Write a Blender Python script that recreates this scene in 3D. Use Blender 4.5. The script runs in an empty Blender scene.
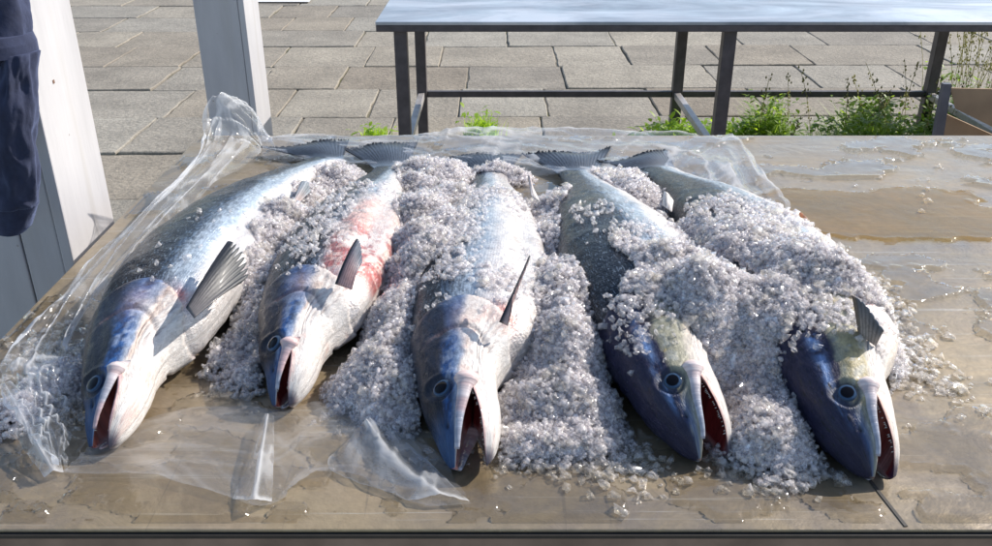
import bpy, math, random
import numpy as np
from mathutils import Vector, Matrix
from mathutils.bvhtree import BVHTree
random.seed(4); rng = np.random.default_rng(7)
sc = bpy.context.scene; COL = sc.collection
R = math.radians
# ------------------------------------------------------------------ camera
F, TH, CZ, TZ = 900.0, R(26.0), 1.40, 0.80
cam = bpy.data.objects.new('camera', bpy.data.cameras.new('camera')); COL.objects.link(cam)
cam.location = (0, 0, CZ); cam.rotation_euler = (R(90) - TH, 0, 0)
cam.data.lens = F / 992 * 36; cam.data.sensor_width = 36; cam.data.clip_end = 500; cam.data.clip_start = .05
sc.camera = cam
def at(px, py, z=TZ):
    xn = (px - 496) / F; yn = (273 - py) / F
    d = (xn, math.cos(TH) + yn * math.sin(TH), -math.sin(TH) + yn * math.cos(TH))
    k = (z - CZ) / d[2]
    return np.array([d[0] * k, d[1] * k, z])
# ------------------------------------------------------------------ helpers
def empty(name, loc, label, cat, group=None):
    o = bpy.data.objects.new(name, None); COL.objects.link(o); o.location = [float(c) for c in loc]; o.empty_display_size = .05
    tag(o, label, cat, group); return o
def tag(o, label=None, cat=None, group=None, kind=None):
    if label: o['label'] = label
    if cat: o['category'] = cat
    if group: o['group'] = group
    if kind: o['kind'] = kind
    return o
def mesh_obj(name, V, Fc, mat, parent=None, smooth=True, cols=None, uv=None, msk=None, origin=None):
    """V world coordinates"""
    V = np.asarray(V, float)
    off = np.zeros(3)
    if parent is not None: off = np.array(parent.location)
    elif origin is not None: off = np.array(origin, float)
    elif len(V): off = np.array([V[:,0].mean(), V[:,1].mean(), V[:,2].min()])
    me = bpy.data.meshes.new(name)
    if isinstance(Fc, np.ndarray):
        n, k = Fc.shape
        me.vertices.add(len(V)); me.vertices.foreach_set('co', (V - off).astype(np.float32).ravel())
        me.loops.add(n * k); me.loops.foreach_set('vertex_index', Fc.astype(np.int32).ravel())
        me.polygons.add(n); me.polygons.foreach_set('loop_start', (np.arange(n) * k).astype(np.int32))
        me.update(calc_edges=True)
    else:
        me.from_pydata([tuple(v) for v in (V - off)], [], Fc); me.update()
    if smooth: me.polygons.foreach_set('use_smooth', [True] * len(me.polygons))
    for nm, c in (('Col', cols), ('Msk', msk)):
        if c is not None:
            at_ = me.color_attributes.new(nm, 'FLOAT_COLOR', 'POINT')
            c = np.asarray(c, np.float32)
            if c.shape[1] == 3: c = np.hstack([c, np.ones((len(c), 1), np.float32)])
            at_.data.foreach_set('color', c.ravel())
    if uv is not None:
        a_ = me.attributes.new('fuv', 'FLOAT_VECTOR', 'POINT')
        a_.data.foreach_set('vector', np.asarray(uv, np.float32).ravel())
    me.materials.append(mat)
    o = bpy.data.objects.new(name, me); COL.objects.link(o)
    if parent is not None: o.parent = parent
    else: o.location = [float(c) for c in off]
    return o
def box_vf(x0, x1, y0, y1, z0, z1):
    V = [(x, y, z) for z in (z0, z1) for y in (y0, y1) for x in (x0, x1)]
    return V, [(0,2,3,1),(4,5,7,6),(0,1,5,4),(2,6,7,3),(0,4,6,2),(1,3,7,5)]
def bevel(o, w=.003, seg=2):
    m = o.modifiers.new('bevel', 'BEVEL'); m.width = w; m.segments = seg; m.limit_method = 'ANGLE'; return o
def boxo(name, b, mat, parent=None, bev=.003):
    V, Fc = box_vf(*b); o = mesh_obj(name, V, Fc, mat, parent, smooth=False); 
    if bev: bevel(o, bev)
    return o
def join_vf(parts):
    V, Fc, n = [], [], 0
    for v, f in parts:
        V += list(v); Fc += [tuple(i + n for i in q) for q in f]; n += len(v)
    return V, Fc
def grid_faces(nu, nv, wrap=False):
    i, j = np.meshgrid(np.arange(nu - 1), np.arange(nv if wrap else nv - 1), indexing='ij')
    j2 = (j + 1) % nv
    return np.stack([i*nv + j, (i+1)*nv + j, (i+1)*nv + j2, i*nv + j2], -1).reshape(-1, 4)
def _h(ix, iy, iz, seed):
    n = (ix * 374761393 + iy * 668265263 + iz * 2147483647 + seed * 974711) & 0xffffffff
    n = ((n ^ (n >> 13)) * 1274126177) & 0xffffffff
    n = ((n ^ (n >> 16)) * 2246822519) & 0xffffffff
    return ((n ^ (n >> 15)) & 0xffff) / 65535.0
def vnoise(P, seed=0):
    P = np.asarray(P, float); i = np.floor(P).astype(np.int64); f = P - i; f = f*f*(3 - 2*f); r = 0
    for dx in (0,1):
        for dy in (0,1):
            for dz in (0,1):
                w = (f[...,0] if dx else 1-f[...,0]) * (f[...,1] if dy else 1-f[...,1]) * (f[...,2] if dz else 1-f[...,2])
                r = r + w * _h(i[...,0]+dx, i[...,1]+dy, i[...,2]+dz, seed)
    return r
def fbm(P, oct=4, seed=0):
    P = np.asarray(P, float); r = 0; a = .5; t = 0
    for k in range(oct):
        r = r + a * vnoise(P * (2.03**k) + k * 7.3, seed + k); t += a; a *= .5
    return r / t
def sst(a, b, x):
    t = np.clip((x - a) / (b - a), 0, 1); return t*t*(3 - 2*t)
def mixc(A, B, t): return A * (1 - t[..., None]) + B * t[..., None]
def c3(*c): return np.array(c, float)
def catmull(P, n):
    P = np.asarray(P, float); Q = np.vstack([2*P[0]-P[1], P, 2*P[-1]-P[-2]]); out = []
    m = len(P) - 1
    for s in np.linspace(0, m, n):
        i = min(int(s), m-1); t = s - i; a, b, c, d = Q[i:i+4]
        out.append(.5*((2*b) + (c-a)*t + (2*a-5*b+4*c-d)*t*t + (3*b-a-3*c+d)*t**3))
    return np.array(out)
# ------------------------------------------------------------------ materials
class NT:
    def __init__(s, name):
        s.m = bpy.data.materials.new(name); s.m.use_nodes = True; s.t = s.m.node_tree; s.t.nodes.clear()
        s.out = s.n('ShaderNodeOutputMaterial')
    def n(s, ty, **kw):
        nd = s.t.nodes.new(ty)
        for k, v in kw.items():
            if hasattr(nd, k) and not k[0].isupper(): setattr(nd, k, v)
        return nd
    def l(s, a, b): s.t.links.new(a, b)
    def set(s, sock, v):
        if isinstance(v, bpy.types.NodeSocket): s.l(v, sock)
        else:
            if sock.type == 'RGBA' and not isinstance(v, (int, float)) and len(v) == 3: v = (*v, 1)
            sock.default_value = v
    def coord(s, kind='Object'):
        if kind in ('Col', 'Msk', 'fuv'):
            a = s.n('ShaderNodeAttribute'); a.attribute_name = kind; return a.outputs['Vector' if kind == 'fuv' else 'Color']
        return s.n('ShaderNodeTexCoord').outputs[kind]
    def map(s, v, scale=(1,1,1), rot=(0,0,0)):
        m = s.n('ShaderNodeMapping'); s.l(v, m.inputs['Vector']); m.inputs['Scale'].default_value = scale; m.inputs['Rotation'].default_value = rot; return m.outputs[0]
    def noise(s, v, scale=5, detail=4, rough=.55, dist=0):
        m = s.n('ShaderNodeTexNoise'); s.l(v, m.inputs['Vector']); m.inputs['Scale'].default_value = scale; m.inputs['Detail'].default_value = detail
        m.inputs['Roughness'].default_value = rough; m.inputs['Distortion'].default_value = dist; return m.outputs['Fac']
    def vor(s, v, scale=5, feature='F1', out='Distance', rand=1):
        m = s.n('ShaderNodeTexVoronoi'); m.feature = feature; s.l(v, m.inputs['Vector']); m.inputs['Scale'].default_value = scale
        m.inputs['Randomness'].default_value = rand; return m.outputs[out]
    def ramp(s, f, stops):
        m = s.n('ShaderNodeValToRGB'); s.l(f, m.inputs[0]); e = m.color_ramp.elements
        while len(e) < len(stops): e.new(.5)
        for q, (p, c) in zip(e, stops):
            q.position = p; q.color = (c, c, c, 1) if isinstance(c, (int, float)) else (*c, 1)
        return m.outputs[0]
    def mix(s, f, a, b, mode='MIX'):
        m = s.n('ShaderNodeMix'); m.data_type = 'RGBA'; m.blend_type = mode
        s.set(m.inputs[0], f); s.set(m.inputs[6], a); s.set(m.inputs[7], b); return m.outputs[2]
    def math(s, op, a, b=0.0):
        m = s.n('ShaderNodeMath'); m.operation = op; s.set(m.inputs[0], a); s.set(m.inputs[1], b); return m.outputs[0]
    def bump(s, h, strength=.3, dist=.002, prev=None):
        m = s.n('ShaderNodeBump'); s.l(h, m.inputs['Height']); m.inputs['Strength'].default_value = strength; m.inputs['Distance'].default_value = dist
        if prev is not None: s.l(prev, m.inputs['Normal'])
        return m.outputs[0]
    def pbsdf(s, **kw):
        b = s.n('ShaderNodeBsdfPrincipled')
        for k, v in kw.items(): s.set(b.inputs[k.replace('_', ' ')], v)
        return b.outputs[0]
    def done(s, sh): s.l(sh, s.out.inputs['Surface']); return s.m

def mat_simple(name, col, rough=.6, metal=0, var=.15, scale=30, bumpd=.001, bs=.3):
    t = NT(name); c = t.coord()
    n = t.noise(c, scale, 5)
    dk = tuple(x*(1-var) for x in col); lt = tuple(min(1, x*(1+var)) for x in col)
    b = t.bump(t.noise(c, scale*3, 4), bs, bumpd)
    return t.done(t.pbsdf(Base_Color=t.ramp(n, [(.3, dk), (.7, lt)]), Roughness=rough, Metallic=metal, Normal=b))

def mat_skin():
    t = NT('fish_skin'); col = t.coord('Col'); uv = t.coord('fuv'); msk = t.coord('Msk')
    sep = t.n('ShaderNodeSeparateColor'); t.l(msk, sep.inputs[0]); body, fleck, spot = sep.outputs[0], sep.outputs[1], sep.outputs[2]
    streak = t.noise(t.map(uv, (70, 260, 1)), 1, 5, .65, .6)
    fl = t.math('MULTIPLY', t.ramp(streak, [(.47, 0), (.52, 1)]), fleck)
    c = t.mix(fl, col, (.012, .016, .024))
    sil = t.noise(t.map(uv, (90, 420, 1)), 1, 3, .6)
    silv = t.math('MULTIPLY', t.ramp(sil, [(.52, 0), (.68, 1)]), t.math('MULTIPLY', t.math('MULTIPLY', body, .40), t.math('SUBTRACT', 1.0, t.math('MULTIPLY', fleck, .95))))  # silver streaks of the flank skin, weaker on the dark back
    c = t.mix(silv, c, (.62, .68, .74))
    fine = t.noise(t.map(uv, (120, 520, 1)), 1, 4, .7, .4)
    c = t.mix(t.math('MULTIPLY', t.ramp(fine, [(.57, 0), (.62, 1)]), t.math('MULTIPLY', fleck, .55)), c, (.34,.42,.50))
    sv = t.vor(t.map(uv, (1, 1, 1)), 75, rand=1)
    sp = t.math('MULTIPLY', t.ramp(sv, [(.16, 1), (.26, 0)]), spot)
    c = t.mix(sp, c, (.012, .014, .02))
    mott = t.noise(uv, 95, 6, .65)
    c = t.mix(.5, c, t.ramp(mott, [(.3, (.25,.26,.28)), (.5, (.5,.5,.5)), (.7, (.78,.76,.74))]), 'OVERLAY')
    c = t.mix(.45, c, t.ramp(t.noise(t.map(uv, (45, 60, 1)), 1, 7, .75, 1.5), [(.36, (.2,.22,.26)), (.5, (.5,.5,.5)), (.64, (.8,.78,.76))]), 'OVERLAY')
    c = t.mix(.3, c, t.ramp(t.noise(uv, 300, 5, .75), [(.34, (.24,.25,.27)), (.5, (.5,.5,.5)), (.66, (.76,.75,.73))]), 'OVERLAY')
    hv = t.vor(uv, 170, rand=1)
    hd = t.math('MULTIPLY', t.ramp(hv, [(.14, 1), (.24, 0)]), t.math('MULTIPLY', spot, t.ramp(t.noise(uv, 25, 2), [(.45, 0), (.6, .8)])))
    c = t.mix(hd, c, (.01,.012,.02))
    scl = t.vor(t.map(uv, (210, 300, 1)), 1, rand=.35)
    h1 = t.math('MULTIPLY', scl, body)
    nrm = t.bump(h1, .5, .0012)
    nrm = t.bump(t.noise(uv, 150, 5, .65), .7, .0022, nrm)
    rg = t.ramp(t.noise(uv, 60, 4), [(.3, .22), (.7, .42)])
    return t.done(t.pbsdf(Base_Color=c, Roughness=rg, Metallic=t.math('MULTIPLY', body, .35), Normal=nrm, Specular_IOR_Level=.2, Coat_Weight=.18, Coat_IOR=1.33, Coat_Roughness=.05))
def mat_vcol(name, rough=.35, coat=.3, bscale=200, bs=.3, metal=0, spec=.4):
    t = NT(name); col = t.coord('Col'); c = t.coord()
    n = t.bump(t.noise(c, bscale, 4), bs, .001)
    col = t.mix(.35, col, t.ramp(t.noise(c, bscale*.6, 4), [(.3, (.35,)*3), (.7, (.68,)*3)]), 'OVERLAY')
    return t.done(t.pbsdf(Base_Color=col, Roughness=rough, Coat_Weight=coat, Coat_Roughness=.1, Normal=n, Metallic=metal, Specular_IOR_Level=spec))
def film(name, tint=(.97,.98,1), diff=.06, ior=1.45, rough=.05, bsc=None, bs=.4, extra=0.0, bd=.003, fk=1.0, crease=0):
    t = NT(name)
    tr = t.n('ShaderNodeBsdfTransparent'); tr.inputs[0].default_value = (*tint, 1)
    gl = t.n('ShaderNodeBsdfGlossy'); gl.inputs['Roughness'].default_value = rough
    df = t.n('ShaderNodeBsdfDiffuse'); df.inputs[0].default_value = (.85, .87, .9, 1)
    tl = t.n('ShaderNodeBsdfTranslucent'); tl.inputs[0].default_value = (.85, .87, .9, 1)
    fr = t.n('ShaderNodeFresnel'); geo = t.n('ShaderNodeNewGeometry'); mr = t.n('ShaderNodeMapRange'); t.l(geo.outputs['Backfacing'], mr.inputs[0]); mr.inputs[3].default_value = ior; mr.inputs[4].default_value = 1/ior; t.l(mr.outputs[0], fr.inputs['IOR'])
    if bsc:
        c = t.coord(); nn = t.noise(c, bsc, 5, .6, .8)
        nb = t.bump(nn, bs, bd)
        for q in (gl, df, fr): t.l(nb, q.inputs['Normal'])
    a = t.n('ShaderNodeMixShader'); t.l(tr.outputs[0], a.inputs[1]); t.l(gl.outputs[0], a.inputs[2]); t.l(t.math('MULTIPLY', fr.outputs[0], fk), a.inputs[0])
    b = t.n('ShaderNodeMixShader'); b.inputs[0].default_value = .5; t.l(df.outputs[0], b.inputs[1]); t.l(tl.outputs[0], b.inputs[2])
    m = t.n('ShaderNodeMixShader'); m.inputs[0].default_value = diff
    if crease: t.set(m.inputs[0], t.math('ADD', t.math('MULTIPLY', t.coord('Col'), crease), diff))
    t.l(a.outputs[0], m.inputs[1]); t.l(b.outputs[0], m.inputs[2])
    return t.done(m.outputs[0])
def mat_core():
    t = NT('packed_ice'); c = t.coord()
    nb = t.bump(t.noise(c, 170, 4, .7), .9, .004)
    return t.done(t.pbsdf(Base_Color=(.95,.92,.925), Roughness=.2, IOR=1.31, Normal=nb))
def mat_ice(name, opq=.3, tint=(.99,.985,.99), rough=.07, ior=1.4):
    t = NT(name); c = t.coord()
    nb = t.bump(t.noise(c, 300, 3, .6), .5, .002)
    geo = t.n('ShaderNodeNewGeometry'); mr = t.n('ShaderNodeMapRange'); t.l(geo.outputs['Backfacing'], mr.inputs[0]); mr.inputs[3].default_value = ior; mr.inputs[4].default_value = 1/ior
    fr = t.n('ShaderNodeFresnel'); t.l(mr.outputs[0], fr.inputs['IOR']); t.l(nb, fr.inputs['Normal'])
    tr = t.n('ShaderNodeBsdfTransparent'); tr.inputs[0].default_value = (*tint, 1)
    gl = t.n('ShaderNodeBsdfGlossy'); gl.inputs['Roughness'].default_value = rough; t.l(nb, gl.inputs['Normal'])
    df = t.n('ShaderNodeBsdfDiffuse'); df.inputs[0].default_value = (.98,.95,.95,1)
    tl = t.n('ShaderNodeBsdfTranslucent'); tl.inputs[0].default_value = (1,.97,.965,1)
    d2 = t.n('ShaderNodeMixShader'); d2.inputs[0].default_value = .55; t.l(df.outputs[0], d2.inputs[1]); t.l(tl.outputs[0], d2.inputs[2])
    o = t.n('ShaderNodeMixShader'); t.set(o.inputs[0], t.ramp(t.noise(c, 120, 3), [(.32, max(0, opq-.25)), (.68, min(1, opq+.35))])); t.l(tr.outputs[0], o.inputs[1]); t.l(d2.outputs[0], o.inputs[2])
    m = t.n('ShaderNodeMixShader'); t.l(t.math('MULTIPLY', fr.outputs[0], .9), m.inputs[0]); t.l(o.outputs[0], m.inputs[1]); t.l(gl.outputs[0], m.inputs[2])
    return t.done(m.outputs[0])

SKIN = mat_skin(); FIN = mat_vcol('fin_membrane', .5, .12, 300); FLESH = mat_vcol('fish_flesh', .3, .5, 160)
EYE = mat_vcol('fish_eye', .12, .0, 80, .05, spec=.16); TOOTH = mat_simple('tooth_enamel', (.7,.66,.58), .3)
PLASTIC = film('clear_plastic', diff=.07, rough=.07, bsc=30, bs=.5, ior=1.45, fk=1.0, crease=.55)
WATER = film('clear_water', tint=(.90,.88,.83), diff=0, ior=1.4, rough=.05, fk=1.25, bsc=30, bs=.15, extra=.0)
ICE = mat_ice('crushed_ice', .27); ICECORE = mat_core(); ICECLEAR = mat_ice('melting_ice', .10, (.99,.98,.95))
# ------------------------------------------------------------------ light
SUN_AZ, SUN_EL = R(27), R(37)          # azimuth from +x towards +y
sv = Vector((math.cos(SUN_AZ)*math.cos(SUN_EL), math.sin(SUN_AZ)*math.cos(SUN_EL), math.sin(SUN_EL)))
w = bpy.data.worlds.new('World'); sc.world = w; w.use_nodes = True; nt = w.node_tree
sky = nt.nodes.new('ShaderNodeTexSky'); sky.sky_type = 'NISHITA'; sky.sun_disc = False
sky.sun_elevation = SUN_EL; sky.sun_rotation = math.atan2(sv.x, sv.y)
sky.air_density = 1.0; sky.dust_density = .8
bg = nt.nodes['Background']; nt.links.new(sky.outputs[0], bg.inputs[0]); bg.inputs[1].default_value = .14
sl = bpy.data.lights.new('sun', 'SUN'); sl.energy = 4.3; sl.angle = R(.5); sl.color = (1, .93, .84)
so = bpy.data.objects.new('sun', sl); COL.objects.link(so); so.rotation_euler = sv.to_track_quat('Z', 'Y').to_euler(); so.location = (6, 3, 6)
sc.view_settings.view_transform = 'Standard'; sc.view_settings.look = 'None'; sc.view_settings.exposure = .55; sc.view_settings.gamma = 1
sc.render.engine = 'CYCLES'; sc.cycles.use_denoising = True
sc.cycles.max_bounces = 16; sc.cycles.transparent_max_bounces = 80; sc.cycles.transmission_bounces = 8; sc.cycles.glossy_bounces = 4; sc.cycles.diffuse_bounces = 10
sc.cycles.caustics_reflective = True; sc.cycles.caustics_refractive = True; sc.cycles.sample_clamp_indirect = 6; sc.cycles.blur_glossy = .3

# ------------------------------------------------------------------ ground and paving
def m_soil():
    t = NT('joint_soil'); c = t.coord()
    g = t.ramp(t.noise(c, 1.7, 4), [(.50, 0), (.62, 1)])
    col = t.mix(g, t.ramp(t.noise(c, 30, 5), [(.3, (.10,.09,.07)), (.7, (.19,.17,.13))]), t.ramp(t.noise(c, 40, 4), [(.3, (.05,.06,.015)), (.7, (.14,.13,.05))]))
    return t.done(t.pbsdf(Base_Color=col, Roughness=.95, Normal=t.bump(t.noise(c, 60, 5), .8, .01)))
def m_slab():
    t = NT('paving_stone'); col = t.coord('Col'); c = t.coord()
    n = t.ramp(t.noise(c, 3.0, 6, .65), [(.3, (.36,)*3), (.7, (.64,)*3)])
    k = t.mix(.8, col, n, 'OVERLAY')
    sp = t.noise(c, 55, 5, .75)
    k = t.mix(.85, k, t.ramp(sp, [(.3, (.28,)*3), (.5, (.5,)*3), (.68, (.68,)*3)]), 'OVERLAY')
    b = t.bump(t.noise(c, 26, 6, .7), .9, .012)
    b = t.bump(t.noise(c, 110, 4, .7), .6, .004, b)
    return t.done(t.pbsdf(Base_Color=k, Roughness=.85, Normal=b))
SLAB = m_slab()
g = mesh_obj('ground', [(-150,-60,-.011),(150,-60,-.011),(150,300,-.011),(-150,300,-.011)], [(0,1,2,3)], m_soil(), smooth=False, origin=(0,0,-.011)); tag(g, kind='structure')
def pavement():
    V, Fc, C = [], [], []
    y = -1.2; rowi = 0
    while y < 22:
        dy = .60 + random.uniform(-.03, .03)
        x = -12 + random.uniform(0, .8)
        sk = .012
        while x < 14:
            dx = random.choice([.5,.62,.62,.8,.95])
            if abs(x) > 5 or y > 12: dx *= 1.5
            gp = random.uniform(.001, .0042) ; z = random.uniform(-.006, .004)
            x0, x1, y0, y1 = x+gp, x+dx-gp*.6, y+gp, y+dy-gp*.8
            j = lambda: random.uniform(-.005, .005)
            zz = [z + random.uniform(-.003,.003) for _ in range(4)]
            # outline with worn edges
            pts = []
            for (ax, ay, bx, by) in ((x0,y0,x1,y0),(x1,y0,x1,y1),(x1,y1,x0,y1),(x0,y1,x0,y0)):
                nn = 7
                for q in range(nn):
                    f = q/nn; e = (random.random()**4)*.012 if q else .006
                    px, py = ax+(bx-ax)*f, ay+(by-ay)*f
                    mx, my = (x0+x1)/2, (y0+y1)/2; L = math.hypot(mx-px, my-py)
                    pts.append((px+(mx-px)/L*e, py+(my-py)/L*e))
            n = len(V); N = len(pts)
            cc = random.uniform(.20, .265)*random.choice([1,1,1,.93]); tint = random.uniform(.004, .018)
            def zf(px, py):
                a = (px-x0)/(x1-x0); b = (py-y0)/(y1-y0)
                return (zz[0]*(1-a)+zz[1]*a)*(1-b)+(zz[3]*(1-a)+zz[2]*a)*b
            for px, py in pts: V.append((px, py + sk*px, -.028))
            for px, py in pts: V.append((px, py + sk*px, zf(px,py)-.004))
            mx, my = (x0+x1)/2, (y0+y1)/2
            for px, py in pts:
                L = math.hypot(mx-px, my-py); px += (mx-px)/L*.006; py += (my-py)/L*.006
                V.append((px, py + sk*px, zf(px,py)))
            C += [(cc+tint+.016, cc, cc*.86-tint)] * (3*N)
            for q in range(N):
                r = (q+1) % N
                Fc.append((n+q, n+r, n+N+r, n+N+q)); Fc.append((n+N+q, n+N+r, n+2*N+r, n+2*N+q))
            Fc.append(tuple(n+2*N+q for q in range(N)))
            x += dx
        y += dy; rowi += 1
    o = mesh_obj('pavement', V, Fc, SLAB, smooth=False, cols=C, origin=(0,0,0)); tag(o, kind='structure')
pavement()
WHITE = mat_simple('white_paint_marking', (.7,.7,.7), .7)
m = mesh_obj('painted_marking', [(-2.7,8.55,.012),(-1.72,8.55,.012),(-1.75,8.95,.012),(-2.8,8.95,.012)], [(0,1,2,3)], WHITE, smooth=False); tag(m, kind='structure')

# ------------------------------------------------------------------ posts
def m_paint():
    t = NT('weathered_white_paint'); c = t.coord()
    base = t.ramp(t.noise(t.map(c, (6,6,1.2)), 1, 6, .65), [(.3, (.38,.375,.39)), (.65, (.50,.495,.51))])
    chip = t.ramp(t.vor(c, 28), [(.045, 1), (.075, 0)])
    base = t.mix(t.math('MULTIPLY', chip, t.ramp(t.noise(c, 9, 2), [(.5, 0), (.6, 1)])), base, (.13,.09,.06))
    st = t.ramp(t.noise(t.map(c, (26,26,1.0)), 1, 4), [(.56, 0), (.72, .35)])
    base = t.mix(st, base, (.38,.36,.33))
    return t.done(t.pbsdf(Base_Color=base, Roughness=.5, Normal=t.bump(t.noise(t.map(c,(60,60,6)),1,5), .35, .0025)))
PAINT = m_paint()
def post(x0, x1, y0, y1, label, two=True):
    e = empty('wooden_post', ((x0+x1)/2, (y0+y1)/2, 0), label, 'post', 'white posts of the stall')
    xm = x0 + (x1-x0)*.50 if two else x1-.0205
    boxo('front_plank', (x0, xm-.0015, y0, y1-.002, 0, 2.6), PAINT, e, .003)
    if two: boxo('front_plank', (xm+.0015, x1-.022, y0, y1-.002, 0, 2.6), PAINT, e, .003)
    boxo('side_board', (x1-.0205, x1, y0-.004, y1, 0, 2.6), PAINT, e, .003)
    boxo('nail_plate', (x1-.0195, x1+.0008, y0+.06, y0+.066, 1.02, 1.026), mat_simple('rusty_nail', (.15,.08,.05), .7), e, 0)
    return e
post(-.925, -.750, 1.45, 1.635, 'wide white painted post behind the navy jacket at the left')
post(-1.02, -.848, 3.12, 3.31, 'white painted post standing behind the back left table corner', False)

# ------------------------------------------------------------------ jacket
def jacket():
    t = NT('navy_cloth'); c = t.coord()
    wv = t.noise(c, 900, 2)
    MAT = t.done(t.pbsdf(Base_Color=t.ramp(t.noise(c, 40, 5), [(.3, (.011,.014,.034)), (.7, (.026,.033,.070))]), Roughness=.95, Sheen_Weight=.4, Sheen_Roughness=.5, Sheen_Tint=(.35,.45,.8), Normal=t.bump(wv, .25, .0015, t.bump(t.noise(c, 28, 5), .5, .006))))
    e = empty('jacket', (-.86, 1.36, .78), 'dark navy jacket hanging from the left post with one sleeve down', 'jacket')
    def tube(rows, seed, name, fold=.012, par=e):
        # rows: (py, px_left, px_right, y, depth)
        rows = np.array(rows, float); n = 70; tt = np.linspace(0, 1, n)
        rr = np.array([np.interp(tt, np.linspace(0,1,len(rows)), rows[:,k]) for k in range(5)]).T
        for _ in range(3): rr[1:-1] = (rr[:-2]+2*rr[1:-1]+rr[2:])/4
        M = 56; V = []
        for i, (py, pl, pr, y, dp) in enumerate(rr):
            yn = (273-py)/F; k = y/(math.cos(TH)+yn*math.sin(TH)); z = CZ + k*(-math.sin(TH)+yn*math.cos(TH))
            xl, xr = (pl-496)/F*k, (pr-496)/F*k
            for q in range(M):
                a = 2*math.pi*q/M; cx, cy = math.cos(a), math.sin(a)
                V.append([(xl+xr)/2+(xr-xl)/2*cx, y+dp*cy, z])
        V = np.array(V); A = np.tile(np.arange(M)/M*2*math.pi, n); Z = V[:,2]
        P = np.stack([np.cos(A)*1.1+seed, np.sin(A)*1.1, Z*9 + V[:,0]*8], 1)
        f = (np.abs(fbm(P*1.3, 3, seed)-.5)*2)
        f2 = fbm(np.stack([V[:,0]*22, V[:,1]*22, V[:,2]*12 - V[:,0]*14], 1), 3, seed+4)-.5
        cxy = V.reshape(n, M, 3).mean(1)[:, None, :]
        nrm = (V.reshape(n,M,3) - cxy); nrm[...,2] = 0; nrm /= np.linalg.norm(nrm, axis=2, keepdims=True)+1e-9
        V += nrm.reshape(-1,3)*((-f*fold*1.6 + f2*fold*1.6)[:,None])
        Fc = [tuple(x) for x in grid_faces(n, M, True)] + [tuple(range(M)), tuple(range((n-1)*M, n*M))[::-1]]
        return mesh_obj(name, V, Fc, MAT, par)
    tube([(-60,-70,20,1.39,.05),(-10,-70,27,1.38,.055),(20,-70,30,1.37,.055),(50,-70,36,1.36,.055),(80,-70,24,1.37,.05),(110,-70,12,1.385,.04),(135,-60,4,1.39,.03)], 3, 'body')
    s = tube([(52,4,38,1.345,.03),(75,2,35,1.335,.035),(100,-6,36,1.33,.035),(130,-12,37,1.33,.036),(165,-10,41,1.33,.034),(190,-10,41,1.335,.032),(205,-9,38,1.34,.03)], 11, 'sleeve', .010)
    tube([(203,-9,38,1.34,.027),(214,-8,35,1.342,.025),(226,-6,31,1.345,.024),(232,-2,25,1.345,.02)], 17, 'cuff', .003, e)
    tube([(33,-70,31,1.362,.058),(42,-70,35,1.358,.060),(54,-70,37.5,1.355,.06)], 23, 'hem', .004)
jacket()

# ------------------------------------------------------------------ fish table
X0, X1, Y0, Y1 = -.655, 1.75, .668, 1.926
def m_tabletop():
    t = NT('wet_steel_top'); c = t.coord()
    n1 = t.noise(t.map(c, (2.2,3.0,1)), 1, 5, .6, .6)
    base = t.ramp(n1, [(.28, (.165,.14,.115)), (.5, (.25,.20,.14)), (.72, (.34,.26,.16))])
    sm = t.ramp(t.noise(t.map(c, (5,9,1)), 1, 6, .7, 1.2), [(.45, 0), (.62, .6)])
    base = t.mix(sm, base, (.30,.235,.14))
    fine = t.ramp(t.noise(c, 70, 5, .75), [(.35, (.38,)*3), (.65, (.6,)*3)])
    base = t.mix(.45, base, fine, 'OVERLAY')
    sc1 = t.ramp(t.noise(t.map(c, (3,160,1), (0,0,R(12))), 1, 4, .6), [(.62, 0), (.68, 1)])
    sc2 = t.ramp(t.noise(t.map(c, (140,4,1), (0,0,R(-28))), 1, 4, .6), [(.66, 0), (.70, 1)])
    base = t.mix(t.math('MULTIPLY', sc1, .35), base, (.5,.48,.44)); base = t.mix(t.math('MULTIPLY', sc2, .3), base, (.09,.08,.07))
    rg = t.ramp(t.noise(t.map(c, (7,11,1)), 1, 5, .65, .5), [(.35, .22), (.65, .50)])
    b = t.bump(t.noise(t.map(c, (9,14,1)), 1, 5, .6, .6), .30, .010)
    b = t.bump(t.noise(c, 140, 4), .25, .0012, b)
    return t.done(t.pbsdf(Base_Color=base, Roughness=rg, Metallic=.3, Normal=b, Coat_Weight=.2, Coat_Roughness=.06))
TOP = m_tabletop()
DARKM = mat_simple('dark_wet_steel', (.24,.17,.13), .5, .1, .35, 14)
SEAM = mat_simple('dark_seam', (.035,.03,.025), .6, 0)  # plain dark colour shared by the edge lip and the sheet seam
tb = empty('fish_table', ((X0+X1)/2, (Y0+Y1)/2, 0), 'large wet steel display table carrying the five salmon', 'table')
boxo('tabletop', (X0, X1, Y0, Y1, TZ-.004, TZ), TOP, tb, .0015)
boxo('edge_lip', (X0, X1, Y0-.003, Y0+.03, TZ-.0085, TZ-.0045), SEAM, tb, 0)
boxo('front_rail', (X0+.004, X1-.004, Y0+.0005, Y0+.032, TZ-.075, TZ-.009), DARKM, tb, .002)
boxo('back_rail', (X0+.004, X1-.004, Y1-.032, Y1-.001, TZ-.075, TZ-.009), DARKM, tb, .002)
for xx in (X0+.004, X1-.036): boxo('side_rail', (xx, xx+.032, Y0+.033, Y1-.033, TZ-.075, TZ-.009), DARKM, tb, .002)
for xx in (X0+.01, X1-.06):
    for yy in (Y0+.034, Y1-.084): boxo('leg', (xx, xx+.05, yy, yy+.05, 0, TZ-.0755), DARKM, tb, .003)
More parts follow.
